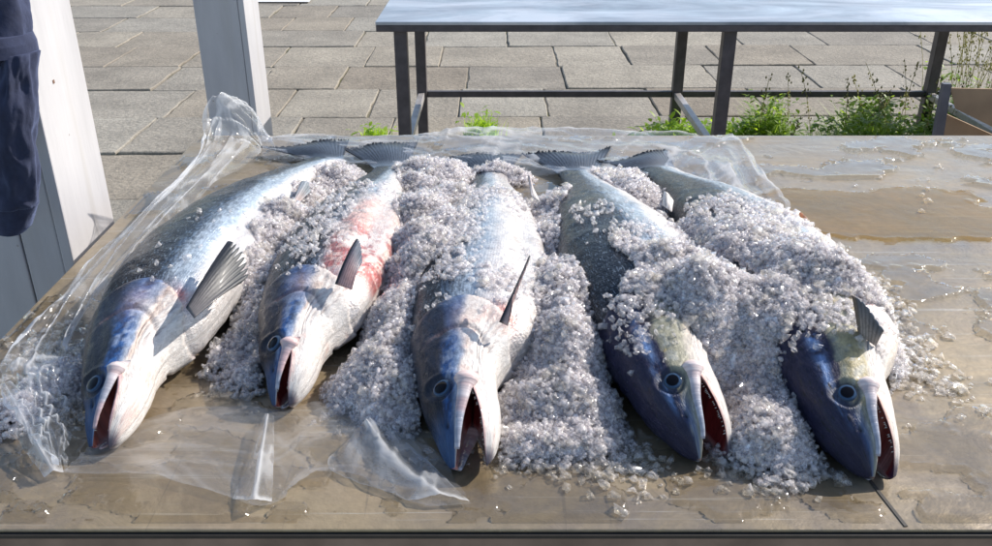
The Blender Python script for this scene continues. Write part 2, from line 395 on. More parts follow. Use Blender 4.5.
def strip(a, b, wd, z0, z1, nm, mat, par):
    a, b = np.array(a[:2]), np.array(b[:2]); d = (b-a)/np.linalg.norm(b-a); n = np.array([-d[1], d[0]])*wd/2
    P = [a+n, a-n, b-n, b+n]; V = [(*p, z0) for p in P] + [(*p, z1) for p in P]
    return mesh_obj(nm, V, [(0,1,2,3),(7,6,5,4),(0,4,5,1),(1,5,6,2),(2,6,7,3),(3,7,4,0)], mat, par, smooth=False)
strip(at(800,392), at(906,527), .0035, TZ+.0002, TZ+.001, 'seam', SEAM, tb)

# ------------------------------------------------------------------ far table
def far_table():
    t = NT('sky_mottled_steel'); c = t.coord()
    n = t.noise(t.map(c, (1.2,3.5,1)), 1, 6, .65, .8)
    b1 = t.ramp(n, [(.36, (.24,.27,.31)), (.5, (.42,.45,.49)), (.62, (.60,.62,.65))])  # blotchy sky reflection painted into the steel colour
    TS = t.done(t.pbsdf(Base_Color=b1, Metallic=.5, Roughness=t.ramp(t.noise(c, 6, 4), [(.3,.28),(.7,.5)]), Normal=t.bump(t.noise(c, 5, 3), .25, .01)))
    LG = mat_simple('dark_steel_frame', (.085,.075,.08), .5, .3, .25, 20)
    LT = mat_simple('light_steel_tube', (.42,.40,.40), .45, .5, .2, 20)
    xa, xb, ya, yb = -.43, 3.3, 3.27, 4.22
    e = empty('far_table', ((xa+xb)/2, (ya+yb)/2, 0), 'empty long steel table standing on the paving behind', 'table')
    boxo('tabletop', (xa, xb, ya, yb, .788, .80), TS, e, .002)
    boxo('edge_band', (xa+.001, xb-.001, ya+.002, ya+.042, .764, .7875), LG, e, .002)
    boxo('edge_band', (xa+.001, xb-.001, yb-.042, yb-.002, .764, .7875), LG, e, .002)
    boxo('edge_band', (xa+.001, xa+.041, ya+.0425, yb-.0425, .764, .7875), LG, e, .002)
    for xx in (-.37, .825, 2.01, 3.2):
        for yy in (ya+.03, yb-.075): boxo('leg', (xx, xx+.047, yy, yy+.047, 0, .7635), LG, e, .003)
        boxo('side_stretcher', (xx+.008, xx+.036, ya+.0775, yb-.0755, .285, .315), LT, e, .002)
    for a, b in ((-.37,.825),(.825,2.01),(2.01,3.2)):
        boxo('rear_stretcher', (a+.0475, b-.0005, yb-.065, yb-.040, .29, .318), LG, e, .002)
far_table()

# ------------------------------------------------------------------ crate
def crate():
    CB = mat_simple('brown_cardboard', (.30,.20,.12), .85, 0, .15, 12)
    DG = mat_simple('dark_frame', (.10,.10,.12), .5, .3)
    e = empty('cardboard_box', (1.56, 2.62, 0), 'open brown cardboard box in the weeds at the right edge', 'box')
    def pl(nm, pts, y, mat, th=.006):
        V = []
        for dy in (0, th):
            for px, py in pts:
                yn = (273-py)/F; k = y/(math.cos(TH)+yn*math.sin(TH)); V.append(((px-496)/F*k, y+dy, CZ+k*(-math.sin(TH)+yn*math.cos(TH))))
        n = len(pts); mesh_obj(nm, V, [tuple(range(n)), tuple(range(2*n-1, n-1, -1))] + [(q, (q+1)%n+0, (q+1)%n+n, q+n)[::-1] for q in range(n)], mat, e, smooth=False)
    pl('flap', [(951,88),(1040,90),(1040,150),(956,109)], 2.42, CB)
    pl('front_panel', [(944,113),(1040,156),(1040,330),(900,330)], 2.45, CB, .02)
    pl('corner_post', [(944,84),(952,84),(943,140),(900,330),(888,330),(934,140)], 2.40, DG, .018)
    boxo('back_panel', (1.30, 1.9, 2.80, 2.812, .02, .45), CB, e, .002)
    boxo('bottom_panel', (1.30, 1.9, 2.48, 2.799, .02, .03), CB, e, .002)
crate()

# ------------------------------------------------------------------ weeds
def m_leaf(name, a, b):
    t = NT(name); col = t.coord('Col')
    d = t.pbsdf(Base_Color=t.mix(t.noise(t.coord(), 9, 3), (*a,), (*b,)), Roughness=.5)
    tl = t.n('ShaderNodeBsdfTranslucent'); tl.inputs[0].default_value = (b[0]*2.2, b[1]*2.2, b[2]*1.2, 1)
    m = t.n('ShaderNodeMixShader'); m.inputs[0].default_value = .45; t.l(d, m.inputs[1]); t.l(tl.outputs[0], m.inputs[2]); return t.done(m.outputs[0])
LEAF = m_leaf('fresh_weed_green', (.09,.16,.025), (.22,.32,.06)); LEAFB = m_leaf('bright_grass_green', (.14,.25,.02), (.30,.42,.05)); DRY = m_leaf('dry_seed_stem', (.16,.17,.08), (.27,.26,.14))
def weed(name, cx, cy, rx, ry, h, blades, leaves, mat, label, cat, stems=0, group=None, stemh=.5):
    V, Fc = [], []
    def blade(x, y, z0, hh, lean, az, wd):
        n = len(V); S = 5
        for i in range(S+1):
            f = i/S; r = lean*f*f; ww = wd*(1-f)**.7 + .0004
            px, py, pz = x+math.cos(az)*r, y+math.sin(az)*r, z0+hh*(f-.25*f*f*min(1, lean/hh*1.5))
            V.append((px-math.sin(az)*ww, py+math.cos(az)*ww, pz)); V.append((px+math.sin(az)*ww, py-math.cos(az)*ww, pz))
        for i in range(S): Fc.append((n+2*i, n+2*i+1, n+2*i+3, n+2*i+2))
    def leaf(x, y, z, L, az, tilt, wd):
        n = len(V); prof = (.25, .9, 1, .65, .05)
        for i, p in enumerate(prof):
            f = i/4; px, py, pz = x+math.cos(az)*L*f*math.cos(tilt), y+math.sin(az)*L*f*math.cos(tilt), z+L*f*math.sin(tilt) - L*.25*f*f
            V.append((px-math.sin(az)*wd*p, py+math.cos(az)*wd*p, pz+.15*wd*p)); V.append((px+math.sin(az)*wd*p, py-math.cos(az)*wd*p, pz+.15*wd*p))
        for i in range(4): Fc.append((n+2*i, n+2*i+1, n+2*i+3, n+2*i+2))
    cl = [(random.uniform(-.85,.85), random.uniform(-.85,.85), random.uniform(.6,1.05)) for _ in range(max(3, int(rx*34)))]
    for _ in range(blades):
        a, b, k = random.choice(cl); x = cx+a*rx+random.gauss(0,.03); y = cy+b*ry+random.gauss(0,.03); hh = h*k*random.uniform(.45,1.0)
        blade(x, y, -.02, hh, hh*random.uniform(.1,.7), random.uniform(0,6.28), random.uniform(.002,.004))
    for _ in range(leaves):
        a, b, k = random.choice(cl); x = cx+a*rx+random.gauss(0,.055); y = cy+b*ry+random.gauss(0,.04)
        z = h*k*random.random()**.8*.9
        leaf(x, y, z, random.uniform(.025,.065), random.uniform(0,6.28), random.uniform(-.2,.9), random.uniform(.005,.011))
    o_leaf = (V, Fc)
    if stems:
        e = empty(name, (cx, cy, 0), label, cat, group)
        mesh_obj('foliage', V, Fc, mat, e)
        V2, F2 = [], []; V, Fc = V2, F2
        for _ in range(stems):
            x = cx+random.uniform(-rx,rx); y = cy+random.uniform(-ry,ry); hh = stemh*random.uniform(.6,1); az = random.uniform(0,6.28); ln = hh*random.uniform(.05,.35)
            n = len(V); S = 8; wd = .0014
            for i in range(S+1):
                f = i/S; r = ln*f*f
                for aa in (0, 2.1, 4.2): V.append((x+math.cos(az)*r+math.cos(aa)*wd, y+math.sin(az)*r+math.sin(aa)*wd, hh*f))
            for i in range(S):
                for q in range(3): Fc.append((n+3*i+q, n+3*i+(q+1)%3, n+3*i+3+(q+1)%3, n+3*i+3+q))
            for i in range(26):   # seed heads on short side stalks
                f = random.uniform(.5, 1.02); r = ln*f*f; s = random.uniform(.003,.0055); d = random.uniform(.004,.035)*(1.4-f); aa = random.uniform(0,6.28)
                p = np.array([x+math.cos(az)*r+math.cos(aa)*d, y+math.sin(az)*r+math.sin(aa)*d, hh*f+d*.6]); n = len(V)
                for q in ((s,0,0),(-s*.5,s*.8,0),(-s*.5,-s*.8,0),(0,0,s*2),(0,0,-s*1.2)): V.append(tuple(p+np.array(q)))
                Fc += [(n,n+1,n+3),(n+1,n+2,n+3),(n+2,n,n+3),(n+1,n,n+4),(n+2,n+1,n+4),(n,n+2,n+4)]
        mesh_obj('seed_stems', V, Fc, DRY, e)
        return e
    o = mesh_obj(name, V, Fc, mat, origin=(cx, cy, 0)); tag(o, label, cat, group); return o
GW = 'weeds growing in the paving joints'
weed('grass_tuft', -.065, 4.40, .075, .05, .20, 600, 40, LEAFB, 'small bright green grass tuft in a paving joint', 'grass tuft', group=GW)
weed('weed_sprig', -.62, 4.46, .008, .008, .09, 220, 30, LEAFB, 'tiny green sprig in the joint near the front left table leg', 'weed', group=GW)
weed('weed_clump', .92, 3.95, .34, .12, .27, 700, 2400, LEAFB, 'bright low weed clump around the middle table leg', 'weeds', group=GW)
weed('weed_clump', 1.50, 3.98, .36, .16, .34, 3400, 2200, LEAF, 'grassy weed clump with long blades left of the far right table leg', 'weeds', 8, GW, .46)
weed('weed_clump', 2.02, 3.95, .34, .16, .35, 900, 4200, LEAF, 'leafy weed clump wrapped around the far right table leg', 'weeds', 10, GW, .52)
weed('weed_clump', 2.50, 4.3, .32, .3, .40, 120, 900, LEAF, 'tall dry seed stems rising beside the cardboard box', 'weeds', 70, GW, .92)

# ------------------------------------------------------------------ fish
PS  = np.array([0,.012,.03,.06,.10,.15,.21,.30,.42,.55,.68,.80,.90,.96,1.0])
PHD = np.array([.009,.017,.026,.040,.054,.068,.082,.094,.098,.088,.070,.051,.038,.036,.040])
PHV = np.array([.010,.017,.026,.038,.052,.068,.084,.096,.100,.090,.068,.048,.036,.034,.040])
PW  = np.array([.010,.019,.027,.036,.043,.049,.054,.057,.057,.052,.042,.029,.018,.013,.007])
FG = np.linspace(0, 1, 501)
def smooth_prof(P):
    y = np.interp(FG, PS, P); k = np.exp(-np.linspace(-2,2,17)**2); k /= k.sum()
    z = np.convolve(np.pad(y, 8, mode='reflect', reflect_type='odd'), k, 'valid'); return z
SHD, SHV, SW = smooth_prof(PHD), smooth_prof(PHV), smooth_prof(PW)
fish_bvh_src = []
class Fish:
    N, KA, M = 112, 31, 17
    def __init__(f, sp):
        f.sp = sp; f.sm = sp.get('sm', .118); f.alpha = R(sp['open']); f.phi = R(sp['roll'])
        P = np.array([at(px, py, TZ + z)[:2] for px, py, z in sp['spine']])
        Cc = catmull(P, 400); d = np.r_[0, np.cumsum(np.linalg.norm(np.diff(Cc, axis=0), axis=1))]; f.L = d[-1]
        f.Ct = d / f.L; f.C = Cc; f.k = sp.get('fat', 1.0) * sp.get('ref', f.L)
        print(sp['name_'], 'length', round(f.L, 3))
    def spine(f, s):
        s = np.asarray(s, float); sc_ = np.clip(s, 0, 1)
        x = np.interp(sc_, f.Ct, f.C[:,0]); y = np.interp(sc_, f.Ct, f.C[:,1])
        e = .02; a = np.clip(s-e, 0, 1); b = np.clip(s+e, 0, 1)
        tx = np.interp(b, f.Ct, f.C[:,0]) - np.interp(a, f.Ct, f.C[:,0]); ty = np.interp(b, f.Ct, f.C[:,1]) - np.interp(a, f.Ct, f.C[:,1])
        n = np.hypot(tx, ty); tx /= n; ty /= n
        ex = (s - sc_) * f.L
        return x + tx*ex, y + ty*ex, tx, ty
    def prof(f, s):
        s = np.clip(s, 0, 1); return np.interp(s, FG, SHD)*f.k, np.interp(s, FG, SHV)*f.k, np.interp(s, FG, SW)*f.k
    def phis(f, s): return f.phi * (1 - sst(.3, .95, np.asarray(s)))
    def world(f, s, v, u):
        """s: station (t/L), v dorsal offset, u flank offset"""
        x, y, tx, ty = f.spine(s); ph = f.phis(np.clip(s,0,1)); hD, hV, w_ = f.prof(s)
        hm = (hD+hV)/2; zc = TZ + .003 + np.sqrt((w_*np.cos(ph))**2 + (hm*np.sin(ph))**2) + f.sp.get('lift', 0)*(1-sst(0,.3,np.asarray(s)))
        c, sn = np.cos(ph), np.sin(ph)
        D = np.stack([-ty*c, tx*c, sn + 0*tx], -1); U = np.stack([ty*sn, -tx*sn, c + 0*tx], -1)
        return np.stack([x, y, zc], -1) + D*np.asarray(v)[...,None] + U*np.asarray(u)[...,None]
    def outer(f, s, th):
        hD, hV, w_ = f.prof(s); c = np.cos(th); sn = np.sin(th)
        rd = np.sqrt(np.clip(1-(1-np.clip(s/.018, .01, 1))**2, .02, 1)); w_ = w_*rd; hD = hD*(.45+.55*rd); hV = hV*(.45+.55*rd)
        v = np.where(c > 0, hD, hV) * np.sign(c) * np.abs(c)**.92; u = w_ * np.sign(sn) * np.abs(sn)**.80
        vn = v / np.where(c > 0, hD, hV)
        # displacement
        sg = .236 - .050*vn**2 - .035*np.maximum(0, -vn); ds = s - sg
        dsp = .0022*np.exp(-np.abs(ds+.010)/.030)*(ds < 0) - .0042*np.exp(-ds/.016)*(ds >= 0)*(ds < .2)
        edge = 1 - sst(.7, 1.0, np.abs(vn)) * .6; dsp = dsp*edge
        sp_ = .168 - .05*(vn-.1)**2; dsp -= .0034*np.exp(-((s-sp_)/.0035)**2)*(vn < .55)*(vn > -.9)
        for k_, q in enumerate((-.42, -.55, -.68, -.8)):   # folds of the throat skin
            dsp -= .0024*np.exp(-((vn - q - .8*(s-.13))/.025)**2) * sst(.07,.10,s) * (1-sst(.19,.22,s))
        # eye socket
        he = f.eye_h(s, vn); dsp -= .0030*np.exp(-((he-.0125)/.0028)**2); dsp += .0016*np.exp(-((he-.0175)/.0030)**2)
        dsp -= .003*np.exp(-(np.hypot((s-.027)*f.k, (vn-.38)*.030)/.0028)**2)   # nostril
        # forehead and cheek modelling
        dsp += .0018*np.sin(vn*7+1)*sst(.03,.08,s)*(1-sst(.17,.21,s))
        P = np.stack([s*f.L*30, vn*3, np.sign(sn)*2+0*s], -1)
        dsp += (fbm(P, 3, f.sp['seed'])-.5)*.0035*sst(.02,.08,s) + (fbm(P*4, 2, f.sp['seed']+5)-.5)*.0012*sst(.02,.06,s)
        sag = -.012*sst(.25,.35,s)*(1-sst(.55,.7,s))*np.exp(-((vn+.72)/.25)**2)*(np.sin(th) > 0)*f.sp.get('gut', 0)
        dsp = dsp + sag
        return v + dsp*np.cos(th), u + dsp*np.sin(th), vn
    def eye_h(f, s, vn):
        return np.hypot((s - f.sp['eye'][0])*f.k, (vn - f.sp['eye'][1])*np.interp(f.sp['eye'][0], FG, SHD)*f.k*1.0)
    def jaw(f, s, v, lower):
        """rotate lower jaw / throat about the hinge in the (t,v) plane"""
        hV = np.interp(f.sm, FG, SHV)*f.k; va = -hV*abs(math.cos(2*math.pi*f.KA/f.N))**.92
        dt = (s - f.sm)*f.k; dv = v - va
        vw = sst(0, .7*hV, -dv); Wt = np.where(s < f.sm, vw + (1-vw)*sst(0, .014, f.sm - s), (1 - sst(f.sm, f.sm+.12, s)) * vw)
        a = f.alpha * Wt * lower
        dt2 = dt*np.cos(a) - dv*np.sin(a); dv2 = dt*np.sin(a) + dv*np.cos(a)
        return f.sm + dt2/f.k, va + dv2
    def build(f):
        sp = f.sp; N, KA, M = f.N, f.KA, f.M
        V, Fc, Cc, U_, K_ = [], [], [], [], []
        s1 = np.r_[0.0, .003, np.linspace(.007, f.sm, 46)]; s2 = np.r_[np.linspace(f.sm, .30, 80)[1:], np.linspace(.30, 1, 170)[1:]]
        TH_ = 2*np.pi*np.arange(N)/N
        idx = []
        def add(s, v, u, th, vn, inner):
            n = len(V); W = f.world(s, v, u); V.extend(W); return list(range(n, n+len(s)))
        info_s, info_vn, info_in, info_th, info_low = [], [], [], [], []
        def put(s0, th, lower, inner=None, q=None):
            n = len(th)
            s = np.full(n, s0); v, u, vn = f.outer(s, th)
            low = np.full(n, 1.0 if lower else 0.0) if s0 < f.sm else np.clip(-vn*2, 0, 1)
            if s0 < f.sm:
                lipd = np.minimum(np.abs(th - 2*np.pi*KA/N), np.abs(th - 2*np.pi*(N-KA)/N)); u = u*(1+.10*np.exp(-(lipd/.16)**2))
                v = v + (-.006 if not lower else .0025)*(1 - sst(0, .05, s))**1.3
            s_, v_ = f.jaw(s, v, low if s0 < f.sm else 1.0)
            i0 = len(V); V.extend(f.world(s_, v_, u))
            info_s.extend(s); info_vn.extend(vn); info_in.extend([0.0]*n); info_th.extend(th); info_low.extend(low)
            return list(range(i0, i0+n))
        def inner_path(s0, lower):
            q = (np.arange(M)+1)/(M+1); tha = np.array([2*np.pi*KA/N]); v, u, _ = f.outer(np.array([s0]), tha); va, ua = v[0], abs(u[0])
            hD, hV, _w = f.prof(s0); b = float(sst(0, .035, np.array([f.sm - s0]))[()]) if s0 < f.sm else 0.0
            sh = np.sin(np.pi*q)**.55
            tp = float(sst(0, .022, np.array([s0]))[0]); up = (hD - va)*.60*b*tp; dn = (hV + va)*.62*b*tp
            vv = va + (up*sh if not lower else -dn*sh)
            uu = ua*(1-2*q)*.93
            if s0 < f.sm: vv = vv + (-.006 if not lower else .0025)*(1 - sst(0, .05, np.array(float(s0))))**1.3
            back = .045*np.sin(np.pi*q)*math.exp(-max(0, f.sm - s0)/.014)
            s = np.full(M, s0) + back
            s_, v_ = f.jaw(np.full(M, s0), vv, 1.0 if lower else 0.0); s_ = s_ + back
            i0 = len(V); V.extend(f.world(s_, v_, uu))
            info_s.extend(np.full(M, s0)); info_vn.extend([0]*M); info_in.extend((1 + sh*0 + q*(1-q)).tolist()); info_th.extend([0]*M); info_low.extend([float(lower)]*M)
            return list(range(i0, i0+M))
        thU = 2*np.pi*np.arange(-KA, KA+1)/N; thL = 2*np.pi*np.arange(KA, N-KA+1)/N
        prevU = prevL = None; f.edgeU, f.edgeL = [], []
        ring_m = put(f.sm, TH_, False); inner_m = inner_path(f.sm, False)
        def bridge(A, B):
            n = len(A)
            for i in range(n): Fc.append((A[i], B[i], B[(i+1) % n], A[(i+1) % n]))
        for s0 in s1[:-1]:
            ou = put(s0, thU, False); iu = inner_path(s0, False); ol = put(s0, thL, True); il = inner_path(s0, True)
            Ul = ou + iu; Ll = ol[::-1] + il[::-1][::-1]
            # lower loop: outer from KA..N-KA then back along floor (floor path runs KA side -> N-KA side)
            Ll = ol + il[::-1]
            f.edgeU.append((ou[-1], ou[0])); f.edgeL.append((ol[0], ol[-1]))
            if prevU: bridge(prevU, Ul); bridge(prevL, Ll)
            else:
                Fc.append(tuple(Ul)); Fc.append(tuple(Ll))
            prevU, prevL = Ul, Ll
        RU = [ring_m[k % N] for k in range(-KA, KA+1)] + inner_m
        RL = [ring_m[k] for k in range(KA, N-KA+1)] + inner_m[::-1]
        bridge(prevU, RU); bridge(prevL, RL)
        prev = ring_m
        for s0 in s2:
            r = put(s0, TH_, False); bridge(prev, r); prev = r
        Fc.append(tuple(prev[::-1]))
        S, VN, IN, THA, LOW = map(np.array, (info_s, info_vn, info_in, info_th, info_low))
        f.V = np.array(V)
        # maxilla: pale lip plate along the upper mouth edge, both flanks
        for side in (0, 1):
            path = [f.V[e[side]] for e in f.edgeU[3::2]] + [f.V[ring_m[KA if side == 0 else N-KA]]]
            e2 = f.V[ring_m[(KA+2) if side == 0 else N-KA-2]]; last = f.world(np.array([f.sm+.012]), *[np.array([q[0]]) for q in f.outer(np.array([f.sm+.012]), np.array([2*np.pi*(KA+4)/N if side == 0 else 2*np.pi*(N-KA-4)/N]))[:2]])[0]
            path.append(last); path = catmull(np.array(path), 40); n0 = len(V); m_ = 12
            for i, p in enumerate(path):
                fr = i/39; r = (.0018+.0045*fr**1.2+.0030*math.exp(-((fr-.9)/.10)**2))*sp.get('lip', 1)*math.sqrt(max(.02, 1-max(0, (fr-.91)/.09)**2))
                tg = path[min(i+1,39)]-path[max(i-1,0)]; tg /= np.linalg.norm(tg); a_ = np.cross(tg, (0,0,1.)); a_ /= np.linalg.norm(a_)+1e-9; b_ = np.cross(a_, tg)
                for q in range(m_):
                    an = 2*math.pi*q/m_; V.append(p + a_*math.cos(an)*r*1.25 + b_*math.sin(an)*r*.8)
            for i in range(39):
                for q in range(m_): Fc.append((n0+i*m_+q, n0+(i+1)*m_+q, n0+(i+1)*m_+(q+1)%m_, n0+i*m_+(q+1)%m_))
            Fc.append(tuple(range(n0, n0+m_))); Fc.append(tuple(range(n0+39*m_, n0+40*m_)))
            k = 40*m_; fr = np.repeat(np.linspace(0,1,40), m_)
            S = np.r_[S, f.sm*fr]; VN = np.r_[VN, np.full(k, -.15)]; IN = np.r_[IN, np.full(k, -1.)]; THA = np.r_[THA, np.full(k, 1.6)]; LOW = np.r_[LOW, np.zeros(k)]
        f.V = np.array(V)
        col, msk = f.paint(S, VN, IN, THA, LOW)
        girth = np.where(THA > np.pi, 2*np.pi-THA, THA)*.085
        uv = np.stack([S*f.L, girth + (THA > np.pi)*3, IN*.01], -1)
        e = f.e = empty('salmon', (*f.C[200], TZ), sp['label'], 'fish', 'whole salmon on the fish table')
        b = mesh_obj('body', f.V, Fc, SKIN, e, cols=col, uv=uv, msk=msk)
        fish_bvh_src.append((f.V, Fc)); f.teeth(); f.eye(); f.fins()
        return e
    def paint(f, S, VN, IN, THA, LOW):
        sp = f.sp; sd = sp['seed']
        P = np.stack([S*f.L*18, VN*2.2, (THA > np.pi)*5.+sd], -1)
        n1 = fbm(P, 4, sd)-.5; n2 = fbm(P*3.1, 4, sd+9)-.5; n3 = fbm(P*8, 3, sd+20)-.5
        h = VN + n1*.30 + n2*.22
        hb = VN + n1*.25 + n2*.12 + sp.get('bshift', .16)
        if sp['pal'] == 'A':
            hs = sp.get('hshift', 0); h = h - hs
            c = mixc(c3(.66,.62,.58), c3(.54,.43,.36), sst(-.25,.05,h)*(.2+.8*sst(-.05,.14,n2+n1))); c = mixc(c, c3(.33,.32,.33), sst(.12,.24,n3+n2*.5)*.22); c = mixc(c, c3(.56,.30,.24), sst(.14,.22,-n1-n3*.4)*.3)
            c = mixc(c, c3(.19,.25,.35), sst(.02,.20,h)); c = mixc(c, c3(.028,.085,.23), sst(.14,.32,h+n3*.3))
            pale = sst(.03,.15,n2+n3*.7)*sst(.05,.2,h)*(1-sst(.5,.7,h)); c = mixc(c, c3(.36,.42,.52), pale*.5); dkb = sst(.08,.16,-n2-n3*.8)*sst(.1,.3,h); c = mixc(c, c3(.015,.025,.06), dkb*.8)
            c = mixc(c, c3(.008,.011,.02), sst(.46,.66,h))
            nape = sst(-.05,.22,VN+n1*.35+n2*.3)*sst(.12,.165,S); c = mixc(c, c3(.030,.075,.17), nape*.65); c = mixc(c, c3(.010,.014,.026), sst(.25,.5,VN+n1*.3+n2*.3)*sst(.07,.12,S)*.9)
            # forehead / snout tip dark blue
            c = mixc(c, c3(.03,.07,.16), (1-sst(.012,.05,S))*sst(-.15,.1,VN)*(LOW < .5))
            rosy = np.exp(-((S-.185)/.03)**2)*np.exp(-((VN-.02)/.25)**2); c = mixc(c, c3(.60,.42,.33), rosy*.3)
        else:
            c = mixc(c3(.60,.56,.52), c3(.46,.41,.36), sst(-.55,-.3,h)); c = mixc(c, c3(.27,.26,.19), sst(-.30,-.1,h))
            yel = sst(.0,.14,n1+n2*.8)*sst(-.35,-.1,h)*(1-sst(.3,.45,h)); c = mixc(c, c3(.46,.33,.09), yel*sp.get('yel', .8))
            gry = sst(.04,.2,n2+n3)*sst(-.5,-.2,h); c = mixc(c, c3(.42,.42,.38), gry*.6)
            c = mixc(c, c3(.018,.018,.042), sst(.28,.42,h+n3*.2))
            blu = np.exp(-((VN-.62+.35*(S-.1))/.085)**2)*sst(.02,.06,S)*(1-sst(.17,.22,S)); c = mixc(c, c3(.15,.25,.46), np.clip(blu*(.55+2.5*n2+1.5*n3), 0, 1))  # broken blue highlight painted along the dark top of the head
            blu2 = np.exp(-((VN-.25)/.2)**2)*(1-sst(.03,.065,S)); c = mixc(c, c3(.05,.09,.20), blu2*.8*(LOW < .5))
        # body
        b = mixc(c3(.66,.62,.59), c3(.34,.41,.48), sst(-.40,-.12,hb)); b = mixc(b, c3(.07,.11,.17), sst(.04,.26,hb)); b = mixc(b, c3(.005,.007,.012), sst(.22,.44,hb))
        band = np.exp(-((hb-.02)/.10)**2); b = mixc(b, c3(.52,.58,.64), band*.3)
        if sp.get('rosy'):
            m_ = sst(.02,.25,-VN)*sst(.20,.24,S)*(1-sst(.50,.64,S))
            b = mixc(b, c3(.66,.55,.50), m_)
            bl = m_*sst(.03,.13,n2+n3*.8+n1*.4); b = mixc(b, c3(.58,.30,.25), m_*sst(-.05,.12,n1+n2*.4)*.6); b = mixc(b, c3(.34,.035,.04), sst(.02,.09,n2+n3*.8+n1*.4)*m_*(1-sst(.36,.44,S))*.72*sp['rosy'])
        if sp.get('greybelly'): b = mixc(b, c3(.40,.36,.34), sst(-.25,-.55,VN*1.0)*0 + sst(.25,.55,-VN)*.6*(1-sst(-.06,.1,n1)))
        sg = .236 - .050*VN**2 - .035*np.maximum(0, -VN) + n3*.008
        g = sst(-.002,.004,S - sg); c = mixc(c, b, g)
        # thin dark gill seam and reddish nape of the pectoral base
        seam = np.exp(-((S-sg-.002)/.0035)**2); c = mixc(c, c3(.10,.05,.05), seam*sst(-.2,.3,.5-np.abs(VN))*.7)
        red = np.exp(-((S-sg-.010)/.012)**2)*np.exp(-((VN+.62)/.22)**2); c = mixc(c, c3(.55,.12,.08), red*(.35+1.2*np.clip(n2+.1,0,.5)))
        eh = f.eye_h(S, VN); ok = (THA < np.pi)
        c = mixc(c, c3(.03,.035,.05), np.exp(-((eh-.0125)/.0022)**2)*.8); 
        nos = np.exp(-(np.hypot((S-.027)*f.k, (VN-.38)*.030)/.0022)**2); c = mixc(c, c3(.01,.01,.012), nos)
        sp_ = .168 - .05*(VN-.1)**2; cr = np.exp(-((S-sp_-.002)/.0030)**2)*(np.abs(VN) < .8)*(IN < .5); c = mixc(c, c3(.16,.12,.12), cr*.55)  # shade of the cheek crease painted into the skin colour
        for q in (-.42,-.55,-.68,-.8):
            gl_ = np.exp(-((VN - q - .8*(S-.13))/.018)**2)*sst(.07,.10,S)*(1-sst(.20,.225,S))*(IN < .5); c = mixc(c, c3(.26,.20,.19), gl_*.5)  # throat folds: groove shade painted into the colour
        lipd = np.abs(THA - 2*np.pi*f.KA/f.N); lb = np.exp(-(lipd/.13)**2)*(S < f.sm)*(LOW > .5)*(IN < .5)*(IN > -.5); c = mixc(c, c3(.46,.22,.20), lb*.8)
        # mouth
        inn = IN >= .99
        flesh = mixc(c3(.16,.022,.022), c3(.50,.20,.17), sst(-.12,.2,n1+n2)); flesh = mixc(flesh, c3(.62,.42,.38), (1-sst(1.0,1.09,IN)))
        flesh = mixc(flesh, c3(.30,.22,.22), sst(.05,.2,n2)*.5); c = np.where(inn[:,None], flesh, c)
        lipc = mixc(c3(.30,.32,.38), c3(.62,.52,.50), sst(.02,.075,S)+n2*0); lipc = mixc(lipc, c3(.55,.30,.27), sst(.05,.2,n2)*.5)
        c = np.where((IN < -.5)[:,None], lipc, c)
        tipd = (LOW > .5)*(1-sst(.004,.010,S)); c = mixc(c, c3(.03,.02,.05), tipd*.85)
        body = g*(~inn)*(IN > -.5); fl = body*sst(.05,.55,hb)*(1.0) + (1-g)*0
        fl = np.clip(fl + body*.5*sst(-.25,.1,hb), 0, 1)
        spot = np.where(inn | (IN < -.5), 0, sst(.25,.5,VN)*(.5+.5*(1-g)))*sp.get('spots', 1)
        return np.clip(c, .005, .9), np.stack([body*1.0, fl, spot], -1)
    def teeth(f):
        V, Fc = [], []
        def cone(p, d, L, r):
            d = d/np.linalg.norm(d); a = np.cross(d, (.3,.5,.8)); a /= np.linalg.norm(a); b = np.cross(d, a); n = len(V)
            for q in range(5): V.append(p + (a*math.cos(q*1.2566)+b*math.sin(q*1.2566))*r - d*r*.5)
            V.append(p + d*L); Fc.extend([(n+q, n+(q+1)%5, n+5) for q in range(5)]); Fc.append((n+4,n+3,n+2,n+1,n))
        for nm, edges, opp in (('upper_teeth', f.edgeU, f.edgeL), ('lower_teeth', f.edgeL, f.edgeU)):
            for side in (0, 1):
                V.clear(); Fc.clear()
                E = [f.V[e[side]] for e in edges]; O = [f.V[e[side]] for e in opp]; mid = [(f.V[e[0]]+f.V[e[1]])/2 for e in edges]
                for i in range(3, len(E)-7, 1):
                    if random.random() < .42: continue
                    p = E[i] + (mid[i]-E[i])*.16; d = O[i]-E[i]; d = d/(np.linalg.norm(d)+1e-6)*.8 + (mid[i]-E[i])/(np.linalg.norm(mid[i]-E[i])+1e-6)*.35
                    cone(p, d, random.uniform(.0012,.0034), .0007)
                mesh_obj('tooth_row', V, Fc, TOOTH, f.e, smooth=True)
    def eye(f):
        se, vn = f.sp['eye']; hD, hV, w_ = f.prof(se); th = math.acos(min(1, vn**(1/.92)))
        def P(s, t):
            v, u, _ = f.outer(np.array([s]), np.array([t])); return f.world(np.array([s]), v, u)[0]
        c0 = P(se, th); a = P(se+.012, th)-P(se-.012, th); b = P(se, th+.2)-P(se, th-.2); n = np.cross(a, b); n /= np.linalg.norm(n)
        if n[2] < 0: n = -n
        f.eyepos = c0; a /= np.linalg.norm(a); b = np.cross(n, a); r = .0112*f.sp.get('eyer', 1)
        V, C, Fc = [], [], []; nr, ns = 16, 36
